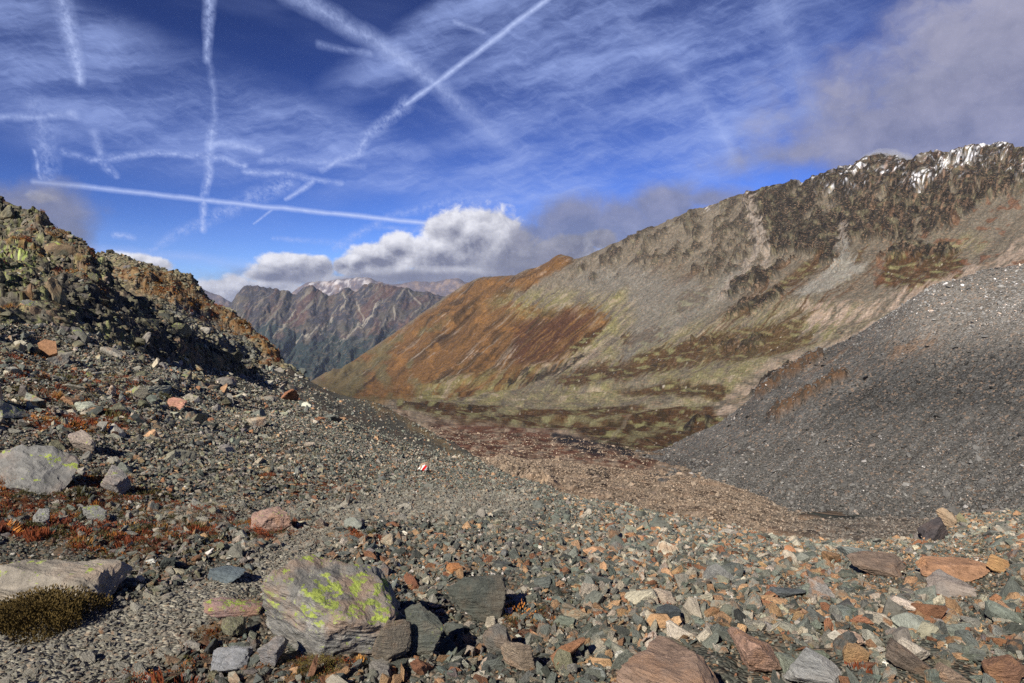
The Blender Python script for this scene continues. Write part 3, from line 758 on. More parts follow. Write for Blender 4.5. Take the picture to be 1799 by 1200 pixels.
# ================================================================== near ground: the slope we stand on, and the left crag
na = [
    [(-700, 3000, .8), (0, 3000, .8), (900, 3000, .8), (1799, 3000, .8), (2600, 3000, .8)],
    [(-700, 1600, 1.75), (0, 1600, 1.8), (900, 1600, 1.8), (1799, 1600, 1.8), (2600, 1600, 1.8)],
    [(-700, 1180, 2.8), (0, 1200, 2.9), (300, 1200, 2.95), (600, 1205, 2.95), (1200, 1205, 2.95), (1799, 1205, 3.0), (2600, 1200, 3.0)],
    [(-700, 1050, 3.6), (0, 1080, 3.65), (300, 1085, 3.7), (600, 1092, 3.7), (1200, 1100, 3.75), (1799, 1100, 3.8), (2600, 1090, 3.8)],
    [(-700, 900, 4.8), (0, 965, 4.8), (300, 975, 4.85), (600, 985, 4.9), (900, 995, 5.0), (1200, 1008, 5.05), (1500, 1018, 5.2), (1799, 1015, 5.3), (2600, 1000, 5.4)],
    [(-700, 760, 6.5), (0, 868, 6.6), (300, 892, 6.8), (600, 912, 7.3), (900, 930, 7.4), (1200, 962, 7.4), (1500, 984, 7.8), (1799, 965, 8), (2600, 930, 8.2)],
    [(-700, 640, 9), (0, 768, 9.5), (300, 808, 11), (600, 842, 13), (745, 856, 13.5), (900, 880, 12.5), (1200, 934, 11), (1350, 956, 11), (1500, 970, 11.5), (1640, 950, 12), (1799, 925, 12.5), (2600, 870, 13)],
    [(-700, 520, 13), (0, 665, 14), (300, 722, 17), (600, 768, 22), (745, 806, 24), (900, 850, 20), (1050, 893, 16.5), (1200, 920, 14), (1350, 950, 13), (1500, 964, 13.5), (1620, 952, 14), (1680, 915, 15.5), (1799, 906, 16), (2600, 840, 17)],
    [(-700, 440, 19), (0, 575, 21), (150, 600, 23), (300, 640, 28), (430, 665, 38), (500, 680, 44), (600, 712, 44), (700, 756, 38), (745, 775, 36), (820, 808, 30), (900, 840, 24.5), (1050, 886, 19), (1200, 913, 16.2), (1350, 946, 14.6), (1500, 960, 15), (1620, 950, 15.5), (1680, 908, 17.5), (1799, 902, 18), (2600, 830, 20)],
    [(-700, 400, 26), (0, 545, 26), (150, 575, 29), (300, 620, 36), (430, 645, 52), (500, 648, 64), (540, 668, 62), (590, 692, 58), (660, 708, 53), (700, 728, 49), (745, 752, 44), (790, 778, 38), (850, 812, 31), (900, 836, 27), (1000, 868, 23), (1100, 893, 20), (1200, 911, 17.5), (1350, 944, 15.6), (1500, 958, 16), (1610, 955, 16.5), (1660, 918, 18), (1690, 905, 19), (1799, 900, 20), (2600, 825, 23)],
    [(-700, 430, 30), (0, 570, 30), (300, 645, 42), (500, 690, 72), (590, 720, 66), (700, 765, 56), (790, 815, 44), (900, 880, 32), (1100, 945, 23), (1350, 1000, 18), (1610, 1010, 19), (1799, 950, 23), (2600, 870, 27)],
    [(-700, 600, 40), (0, 700, 40), (300, 760, 55), (500, 790, 85), (590, 820, 80), (700, 860, 70), (790, 910, 56), (900, 990, 42), (1100, 1080, 32), (1350, 1180, 26), (1610, 1180, 27), (1799, 1120, 31), (2600, 1060, 36)],
]
s = Sheet(na, -420, 2250, 900, 480, [60, 60, 90, 90, 90, 80, 90, 80, 70, 20, 15])
px, py = s.px.copy(), s.py.copy(); t = s.tq[:, None] + 0 * px
wn = fbm(px / 60, py / 30, 1.7, 4)
wx, wy = px + wn * 26 + fbm(px / 14, py / 9, 4, 4) * 12, py + fbm(px / 50, py / 30, 6.1, 4) * 12 + fbm(px / 14, py / 9, 14, 4) * 7
path = np.maximum.reduce([poly(wx, wy, [(-300, 1210), (-60, 1120), (120, 1090), (230, 1060), (330, 1030), (430, 1000), (470, 970), (500, 945), (520, 925), (640, 925), (600, 950), (540, 975), (470, 1010), (400, 1070), (330, 1130), (250, 1180), (150, 1230), (-200, 1350)], 12),
                          line(wx, wy, [(540, 945), (600, 905), (680, 890), (800, 890), (900, 885)], 22, 16) * .8,
                          line(wx, wy, [(180, 905), (330, 900), (480, 900), (600, 890)], 12, 14) * .5])
veg = np.maximum.reduce([
    poly(wx, wy, [(-400, 800), (-100, 830), (90, 820), (220, 850), (420, 900), (600, 930), (560, 955), (440, 945), (330, 965), (260, 1000), (170, 985), (60, 965), (-100, 960), (-400, 960)], 16) * .85,
    poly(wx, wy, [(590, 935), (650, 930), (660, 955), (620, 965)], 10),
    poly(wx, wy, [(60, 730), (200, 735), (260, 760), (150, 790), (20, 770)], 12) * .8,
    poly(wx, wy, [(280, 1090), (380, 1095), (400, 1130), (320, 1160), (250, 1130)], 14) * .8,
    poly(wx, wy, [(130, 1185), (330, 1160), (400, 1230), (100, 1240)], 12) * .7,
    poly(wx, wy, [(500, 1165), (620, 1165), (600, 1215), (440, 1230)], 12) * .5,
    poly(wx, wy, [(870, 1060), (960, 1060), (970, 1100), (890, 1110)], 12) * .7,
    poly(wx, wy, [(-100, 600), (100, 650), (300, 700), (200, 740), (0, 700)], 18) * .5,
    line(wx, wy, [(450, 850), (560, 865), (640, 870)], 10, 10) * .5])
veg = veg * sstep(-.35, .15, fbm(px / 24, py / 12, 41, 5) + .08) * (1 - path * .8)
c = np.zeros(px.shape + (3,)) + (.060, .062, .052)  # bare ground coloured dark so gaps between stones look deeply shaded
c = lerp(c, (.08, .066, .05), sstep(0, .5, fbm(px / 60, py / 30, 2, 4)))
c = lerp(c, (.25, .235, .19), path * .9)
vc = lerp(np.zeros(px.shape + (3,)) + (.085, .030, .015), (.10, .055, .02), sstep(-.1, .4, fbm(px / 30, py / 14, 51, 4)))
c = lerp(c, vc, veg * .9)
c = lerp(c, (.11, .125, .11), sstep(.6, 1, np.clip((px - 600) / 300, 0, 1)) * sstep(6.3, 7, t) * .6)
bank = poly(wx, wy, [(700, 720), (740, 745), (800, 790), (870, 835), (850, 835), (760, 775), (700, 735), (620, 700), (640, 695)], 7)
c = lerp(c, (.17, .12, .06), bank * .7)
P = s.P
left = sstep(700, 200, px)
s.P[..., 2] += (fbm(P[..., 0] / 1.1, P[..., 1] / 1.4, 2, 5) * .10 + fbm(P[..., 0] / .25, P[..., 1] / .3, 5, 3) * .028) * (1 - path * .6) * sstep(1.0, 2.0, t)
s.P[..., 2] += fbm(P[..., 0] / 5, P[..., 1] / 7, 9, 4) * (.14 + .4 * sstep(6, 8, t) * left) * sstep(3, 5.5, t)
s.P[..., 2] += left * sstep(5, 7.5, t) * (ridged(P[..., 0] / 3.3, P[..., 1] / 4.5, 3, 5) * .30)
s.P[..., 2] += veg * .03
NEAR = s; NEAR_m = dict(px=px, py=py, path=path, veg=veg, t=t)
s.build('stony_ground', M_near, {'cover': np.clip(c, .01, .9), 'stony': 1 - veg * .8})

hl1 = [
    [(-700, 560, 17), (0, 605, 19), (150, 622, 22), (300, 655, 27), (430, 680, 38), (520, 700, 50)],
    [(-700, 480, 20), (0, 540, 22), (150, 575, 24), (230, 600, 26), (300, 625, 29), (360, 640, 32), (430, 664, 40), (520, 695, 52)],
    [(-700, 380, 24), (0, 490, 26), (60, 510, 26), (150, 540, 26.5), (230, 575, 28), (300, 600, 30), (360, 628, 33.5), (430, 660, 41), (520, 692, 53)],
    [(-700, 300, 29), (0, 425, 31), (80, 455, 30), (150, 500, 29), (200, 535, 29.5), (300, 585, 31.5), (360, 620, 34.5), (430, 658, 42), (520, 691, 54)],
    [(-700, 250, 36), (-100, 325, 36), (0, 366, 35), (28, 384, 34.5), (70, 396, 34), (95, 418, 33.5), (122, 432, 33), (150, 447, 32.5), (168, 474, 32), (188, 488, 32), (205, 516, 32), (240, 540, 32.5), (262, 552, 33), (290, 572, 33.5), (330, 596, 35), (370, 622, 37), (430, 655, 43), (520, 690, 55)],
    [(-700, 270, 40), (0, 400, 39), (122, 480, 37), (205, 570, 36), (290, 620, 37), (430, 700, 47), (520, 720, 58)],
    [(-700, 500, 50), (0, 560, 49), (205, 700, 46), (430, 800, 55), (520, 820, 66)],
]
s = Sheet(hl1, -420, 520, 470, 280)
px, py = s.px.copy(), s.py.copy(); t = s.tq[:, None] + 0 * px; P = s.P
a1 = (P[..., 0] * .8 + P[..., 2] * 1.2); r1 = ridged(P[..., 0] / 4.2, P[..., 1] / 5, P[..., 2] / 3, 5); r2 = ridged(a1 / 1.0, P[..., 1] / 1.6, P[..., 2] / 1.2, 4)
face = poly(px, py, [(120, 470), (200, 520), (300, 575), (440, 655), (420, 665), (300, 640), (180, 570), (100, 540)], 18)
s.P[..., 2] += (r1 * .75 + r2 * .28 + fbm(P[..., 0] / .35, P[..., 1] / .4, P[..., 2] / .3, 3) * .07) * sstep(-.2, 1.2, t)
stp = gnoise(P[..., 0] / 1.4, P[..., 1] / 1.8, P[..., 2] / 1.1); s.P[..., 2] += np.floor(stp * 3) * .14
mott = fbm(px / 14, py / 9, 2, 5)
c = np.zeros(px.shape + (3,)) + (.100, .090, .070)
c = lerp(c, (.060, .055, .048), face * .8)  # steep face away from the sun, its shade painted into the colour
wx, wy = px + fbm(px / 18, py / 12, 4, 4) * 16, py + fbm(px / 18, py / 12, 14, 4) * 9
c = lerp(c, (.17, .18, .075), sstep(.05, .4, mott) * (1 - face) * .8)
lich = poly(wx, wy, [(-40, 440), (60, 455), (60, 490), (30, 520), (-60, 500)], 14) * sstep(-.1, .3, fbm(px / 8, py / 5, 7, 4))
c = lerp(c, (.32, .40, .09), lich * .7)
org = np.maximum.reduce([line(wx, wy, [(-100, 425), (0, 432), (50, 450), (70, 458)], 8, 7),
                         line(wx, wy, [(70, 410), (110, 440), (150, 470)], 8, 10) * .8,
                         line(wx, wy, [(0, 560), (60, 545)], 6, 8), line(wx, wy, [(100, 480), (130, 490)], 5, 7),
                         line(wx, wy, [(110, 500), (160, 520), (200, 545)], 6, 8) * .7]) * sstep(-.4, 0, mott)
c = lerp(c, (.20, .095, .035), org * .55)
c = c * (1 + .5 * fbm(px / 4, py / 3, 7, 3))[..., None]
HILL1 = s; H1 = dict(px=px, py=py, org=org, face=face)
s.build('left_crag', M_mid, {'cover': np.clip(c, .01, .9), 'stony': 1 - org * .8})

#PART2
# ================================================================== stones
def rock_material():
    m, nt, b = newmat('weathered_stone')
    tint = attr(nt, 'tint', 'INSTANCER').outputs['Color']
    lich = X(nt, attr(nt, 'lichen', 'INSTANCER').outputs['Fac'])
    rust = X(nt, attr(nt, 'rust', 'INSTANCER').outputs['Fac'])
    tc = nt.nodes.new('ShaderNodeTexCoord').outputs['Object']
    oi = nt.nodes.new('ShaderNodeObjectInfo').outputs['Random']
    off = vec(nt, X(nt, oi) * 31.0, X(nt, oi) * 17.0, X(nt, oi) * 53.0)
    ad = nt.nodes.new('ShaderNodeVectorMath'); ad.operation = 'ADD'; nt.links.new(tc, ad.inputs[0]); nt.links.new(off, ad.inputs[1]); p = ad.outputs[0]
    st = nt.nodes.new('ShaderNodeMapping'); st.inputs['Scale'].default_value = (1.2, 1.6, 7.0); st.inputs['Rotation'].default_value = (.5, .3, 0)
    nt.links.new(p, st.inputs[0])
    band = noise(nt, st.outputs[0], 2.2, 5, .65, .5)
    big = noise(nt, p, 1.7, 5, .6)
    fine = noise(nt, p, 12, 7, .78)
    val = (band - .5) * 1.5 + (fine - .5) * 1.5 + (big - .5) * 1.0 + 1.05
    col = mixc(nt, 1.0, tint, vec(nt, val.max(.25), val.max(.25), val.max(.25)), 'MULTIPLY')
    col = mixc(nt, (big.step(.47, .62) * rust), col, (.33, .175, .085))
    col = mixc(nt, fine.step(.60, .72) * .45, col, (.42, .40, .36))
    col = mixc(nt, (band * .5 + fine * .5).step(.42, .34) * .6, col, (.03, .028, .026))
    geo = nt.nodes.new('ShaderNodeSeparateXYZ'); nt.links.new(nt.nodes.new('ShaderNodeNewGeometry').outputs['Normal'], geo.inputs[0])
    upf = X(nt, geo.outputs[2]).step(.05, .6)
    l1 = noise(nt, p, 3.0, 3, .6); l2 = noise(nt, p, 13, 4, .65)
    spot = (l1 * .45 + l2 * .62 + lich * .098).step(.652, .672) * upf * lich.step(0, .15)
    lc_ = mixc(nt, fine.step(.4, .6), (.19, .23, .06), (.33, .39, .075))
    col = mixc(nt, spot, col, lc_)
    l3 = noise(nt, p, 6.5, 4, .65)
    col = mixc(nt, l3.step(.60, .68) * lich * .55, col, (.40, .37, .34))
    nt.links.new(col, b.inputs['Base Color']); b.inputs['Roughness'].default_value = .75; b.inputs['Specular IOR Level'].default_value = .3
    bp = nt.nodes.new('ShaderNodeBump'); bp.inputs['Strength'].default_value = .8; bp.inputs['Distance'].default_value = .06
    nt.links.new((band * .8 + fine * .5 + big * .4).v, bp.inputs['Height']); nt.links.new(bp.outputs[0], b.inputs['Normal'])
    return m


M_rock = rock_material()


def ico(sub):
    bm = bmesh.new(); bmesh.ops.create_icosphere(bm, subdivisions=sub, radius=1)
    V = np.array([v.co[:] for v in bm.verts]); Fc = np.array([[v.index for v in f.verts] for f in bm.faces], np.int32); bm.free()
    return V / np.linalg.norm(V, axis=1)[:, None], Fc


ICO = {k: ico(k) for k in (3, 4, 5, 6)}


def tri_mesh(name, V, Fc, mat, smooth=False):
    me = bpy.data.meshes.new(name); me.vertices.add(len(V)); me.vertices.foreach_set('co', V.astype(np.float32).ravel())
    me.loops.add(Fc.size); me.loops.foreach_set('vertex_index', Fc.ravel()); me.polygons.add(len(Fc))
    me.polygons.foreach_set('loop_start', np.arange(0, Fc.size, Fc.shape[1], dtype=np.int32)); me.update(calc_edges=True)
    me.polygons.foreach_set('use_smooth', np.full(len(Fc), smooth)); me.materials.append(mat)
    return me


def block_mesh(name, seed, sub=4, dims=(1, .8, .5), planes=13, rough=.05, flat=.55, smooth=False):
    """an angular, cleaved block about 1 unit across: a ball cut by planes, roughened along its layers"""
    r = np.random.default_rng(seed); D, Fc = ICO[sub]
    N = r.normal(size=(planes, 3)); N[: int(planes * flat), 2] *= .35; N[:2] = [[r.normal() * .18, r.normal() * .18, 1], [r.normal() * .22, r.normal() * .22, -1]]
    N /= np.linalg.norm(N, axis=1)[:, None]; h = r.uniform(.50, .95, planes)
    dots = D @ N.T; rad = np.where(dots > .08, h / np.maximum(dots, .08), 9).min(1); rad = np.minimum(rad, 1.45)
    V = D * rad[:, None]
    q = V + seed * 3.7
    lay = V @ np.array([.25, .15, .95]) * 6 + fbm(q[:, 0] * 1.3, q[:, 1] * 1.3, q[:, 2] * 1.3, 3) * 1.6
    stepd = (lay - np.floor(lay)); stepd = np.where(stepd < .5, stepd, 1 - stepd)
    side = 1 - np.abs((D @ np.array([.25, .15, .95])))
    V = V * (1 + rough * (1.3 * fbm(q[:, 0] * 1.6, q[:, 1] * 1.6, q[:, 2] * 1.6, 3) + .8 * ridged(q[:, 0] * 4, q[:, 1] * 4, q[:, 2] * 4, 3)) + rough * 1.1 * stepd * side)[:, None]
    V = (V - (V.max(0) + V.min(0)) / 2) / np.ptp(V, axis=0) * np.array(dims)
    return tri_mesh(name, V, Fc, M_rock, smooth)


def chip_mesh(name, seed, dims):
    r = np.random.default_rng(seed); n = 13; P_ = r.normal(size=(n, 3)); P_ /= np.linalg.norm(P_, axis=1)[:, None] ** .8
    bm = bmesh.new(); [bm.verts.new(p_ * np.array(dims) / 2) for p_ in P_]
    res = bmesh.ops.convex_hull(bm, input=bm.verts)
    bmesh.ops.delete(bm, geom=list({g for g in res['geom_interior'] + res['geom_unused'] if isinstance(g, bmesh.types.BMVert)}), context='VERTS')
    me = bpy.data.meshes.new(name); bm.to_mesh(me); bm.free(); me.materials.append(M_rock)
    return me


chips = bpy.data.collections.new('stone_shapes')
for k in range(18):
    r_ = np.random.default_rng(100 + k)
    chips.objects.link(bpy.data.objects.new('stone_shape_%02d' % k, chip_mesh('stone_shape', 100 + k, (1, r_.uniform(.6, .95), r_.uniform(.22, .6)))))
blocks = [block_mesh('rock', 300 + k, 4, (1, np.random.default_rng(k).uniform(.55, .9), np.random.default_rng(k + 50).uniform(.26, .6)), planes=11, rough=.07) for k in range(14)]
crags = bpy.data.collections.new('crag_shapes')
for k in range(8):
    crags.objects.link(bpy.data.objects.new('crag_shape_%02d' % k, block_mesh('crag_shape', 500 + k, 3, (1, .8, .5), rough=.09)))


def gn_instances(name, pts, rot, scl, idx, tint, lich, rust, coll, label, cat):
    me = bpy.data.meshes.new(name); n = len(pts)
    me.vertices.add(n); me.vertices.foreach_set('co', pts.astype(np.float32).ravel())
    for nm, v, ty, key in (('rot', rot, 'FLOAT_VECTOR', 'vector'), ('scl', scl, 'FLOAT_VECTOR', 'vector'), ('idx', idx, 'INT', 'value'),
                           ('tint', np.concatenate([tint, np.ones((n, 1))], 1), 'FLOAT_COLOR', 'color'), ('lichen', lich, 'FLOAT', 'value'), ('rust', rust, 'FLOAT', 'value')):
        a = me.attributes.new(nm, ty, 'POINT'); a.data.foreach_set(key, np.asarray(v, np.int32 if ty == 'INT' else np.float32).ravel())
    o = bpy.data.objects.new(name, me); C.objects.link(o); o['kind'] = 'stuff'; o['label'] = label; o['category'] = cat
    g = bpy.data.node_groups.new(name, 'GeometryNodeTree')
    g.interface.new_socket('Geometry', in_out='INPUT', socket_type='NodeSocketGeometry'); g.interface.new_socket('Geometry', in_out='OUTPUT', socket_type='NodeSocketGeometry')
    N = g.nodes.new; gi, go = N('NodeGroupInput'), N('NodeGroupOutput')
    iop, ci, e2r = N('GeometryNodeInstanceOnPoints'), N('GeometryNodeCollectionInfo'), N('FunctionNodeEulerToRotation')
    ci.inputs[0].default_value = coll; ci.inputs['Separate Children'].default_value = True; ci.inputs['Reset Children'].default_value = True

    def na(nm, ty):
        q = N('GeometryNodeInputNamedAttribute'); q.data_type = ty; q.inputs[0].default_value = nm
        return q.outputs[0]
    g.links.new(gi.outputs[0], iop.inputs['Points']); g.links.new(ci.outputs[0], iop.inputs['Instance']); iop.inputs['Pick Instance'].default_value = True
    g.links.new(na('idx', 'INT'), iop.inputs['Instance Index']); g.links.new(na('rot', 'FLOAT_VECTOR'), e2r.inputs[0]); g.links.new(e2r.outputs[0], iop.inputs['Rotation'])
    g.links.new(na('scl', 'FLOAT_VECTOR'), iop.inputs['Scale']); g.links.new(iop.outputs[0], go.inputs[0])
    md = o.modifiers.new('scatter', 'NODES'); md.node_group = g
    return o


def rot_from(nrm, yaw, tx, ty):
    """euler XYZ of Rz-aligned-to-normal * yaw * tilts"""
    z = nrm; x = np.cross(np.array([0, 1.0, 0]), z); x /= np.linalg.norm(x, axis=1)[:, None]; y = np.cross(z, x)
    B = np.stack([x, y, z], -1)
    cy, sy, ca, sa, cb, sb = np.cos(yaw), np.sin(yaw), np.cos(tx), np.sin(tx), np.cos(ty), np.sin(ty); o, i = np.zeros_like(yaw), np.ones_like(yaw)
    Rz = np.array([[cy, -sy, o], [sy, cy, o], [o, o, i]]).transpose(2, 0, 1); Rx = np.array([[i, o, o], [o, ca, -sa], [o, sa, ca]]).transpose(2, 0, 1)
    Ry = np.array([[cb, o, sb], [o, i, o], [-sb, o, cb]]).transpose(2, 0, 1)
    R = B @ Rz @ Rx @ Ry
    return np.stack([np.arctan2(R[:, 2, 1], R[:, 2, 2]), -np.arcsin(np.clip(R[:, 2, 0], -1, 1)), np.arctan2(R[:, 1, 0], R[:, 0, 0])], -1)


def sample(sheet, size, cover, weight, minpx, r0=0, r1=None):
    """points on a sheet so that stones of this size cover the given share of the ground"""
    P = sheet.P; e1 = P[1:, :-1] - P[:-1, :-1]; e2 = P[:-1, 1:] - P[:-1, :-1]
    A_ = np.linalg.norm(np.cross(e1, e2), axis=-1)
    px, py, d = proj(P); W = A_ * weight[:-1, :-1] * (size * F / d[:-1, :-1] > minpx)
    W = W * ((px[:-1, :-1] > -260) & (px[:-1, :-1] < 2060) & (py[:-1, :-1] < 1330) & (d[:-1, :-1] > 1.5))
    W[:r0] = 0
    if r1: W[r1:] = 0
    lam = W.sum() * cover / (size * size * .55)
    n = RNG.poisson(lam); 
    if n == 0: return None
    cum = np.cumsum(W.ravel()); k = np.searchsorted(cum, RNG.uniform(0, cum[-1], n)); i, j = np.divmod(k, W.shape[1])
    u, v = RNG.uniform(size=n)[:, None], RNG.uniform(size=n)[:, None]
    p = P[i, j] * (1 - u) * (1 - v) + P[i + 1, j] * u * (1 - v) + P[i, j + 1] * (1 - u) * v + P[i + 1, j + 1] * u * v
    return p, i, j


GREEN, GREY, PALE, ORANGE, RUST, WHITE, PURPLE, DARK, OLIVE = range(9)
TINTS = np.array([(.138, .150, .128), (.225, .218, .180), (.355, .315, .245), (.38, .235, .13), (.25, .12, .065), (.64, .60, .52), (.205, .185, .165), (.080, .086, .076), (.18, .168, .11)])
TNAMES = ['grey-green', 'mid-grey', 'pale buff', 'orange', 'rust-red', 'whitish', 'purplish grey', 'blackish', 'olive-grey']


def kinds(px, py, n):
    right = sstep(850, 1150, px) * sstep(860, 930, py); left = sstep(620, 420, px)
    w = np.zeros((n, 9))
    base = np.array([.40, .22, .10, .04, .02, .03, .03, .14, .02]); rgt = np.array([.30, .21, .15, .15, .045, .02, .03, .09, .01]); lft = np.array([.17, .23, .10, .03, .03, .02, .12, .12, .18])
    mid = sstep(300, 560, px) * sstep(1000, 800, px) * sstep(940, 980, py); md = np.array([.28, .22, .17, .10, .04, .04, .05, .08, .02])
    w = base + (rgt - base) * right[:, None]; w = w + (lft - w) * left[:, None]; w = w + (md - w) * mid[:, None]
    c_ = np.cumsum(w / w.sum(1)[:, None], 1); return (RNG.uniform(size=n)[:, None] > c_).sum(1).clip(0, 8)


def stones(sheet, classes, minpx, tilt=.45, dull=False, r0=0, r1=None, lichen=None):
    nrm = sheet.normal(); out = []
    for size, cover, weight in classes:
        q = sample(sheet, size, cover, weight, minpx, r0, r1)
        if q is None: continue
        p, i, j = q; n = len(p)
        s_ = size * np.exp(RNG.normal(0, .32, n).clip(-1, .45)); nn = nrm[i, j]; nn = nn * .6 + np.array([0, 0, .4]); nn /= np.linalg.norm(nn, axis=1)[:, None]
        px, py, d = proj(p); kd = kinds(px, py, n); kd = np.where((kd == WHITE) & (s_ > .08), PALE, kd)
        tn = TINTS[kd] * np.exp(RNG.normal(0, .22, n))[:, None] * np.exp(RNG.normal(0, .025, (n, 3)))
        if sheet is NEAR: tn = tn + (np.array([.32, .30, .25]) - tn) * (NEAR_m['path'][i, j] * .8)[:, None]
        tn = tn * (1 + .15 * sstep(900, 1150, px) * sstep(900, 960, py))[:, None]
        rot = rot_from(nn, RNG.uniform(0, 6.28, n), RNG.normal(0, tilt, n), RNG.normal(0, tilt, n))
        scl = s_[:, None] * RNG.uniform(.8, 1.2, (n, 3)); p = p + nn * (s_ * RNG.uniform(.02, .16, n))[:, None]
        lc = np.where(RNG.uniform(size=n) < .18, RNG.uniform(.3, 1, n), 0) * sstep(700, 300, px) * sstep(.06, .15, s_)
        out.append([p, rot, scl, tn, lc, (RNG.uniform(size=n) < .28) * RNG.uniform(.2, 1, n) * (kd != WHITE), kd])
    return [np.concatenate([o[k] for o in out]) for k in range(7)]


def ground_at(px, py, sheet=None):
    sh = sheet or NEAR; X_, Y_, D_ = sh.PJ
    e = (X_ - px) ** 2 + (Y_ - py) ** 2; m = e < max(25, e.min() * 1.5 + 4)
    k = np.argmin(np.where(m, D_, 1e9)); return sh.P.reshape(-1, 3)[k], D_.ravel()[k]


for sh in (NEAR, VAL, SCREE, HILL1, HILL2): sh.PJ = proj(sh.P)

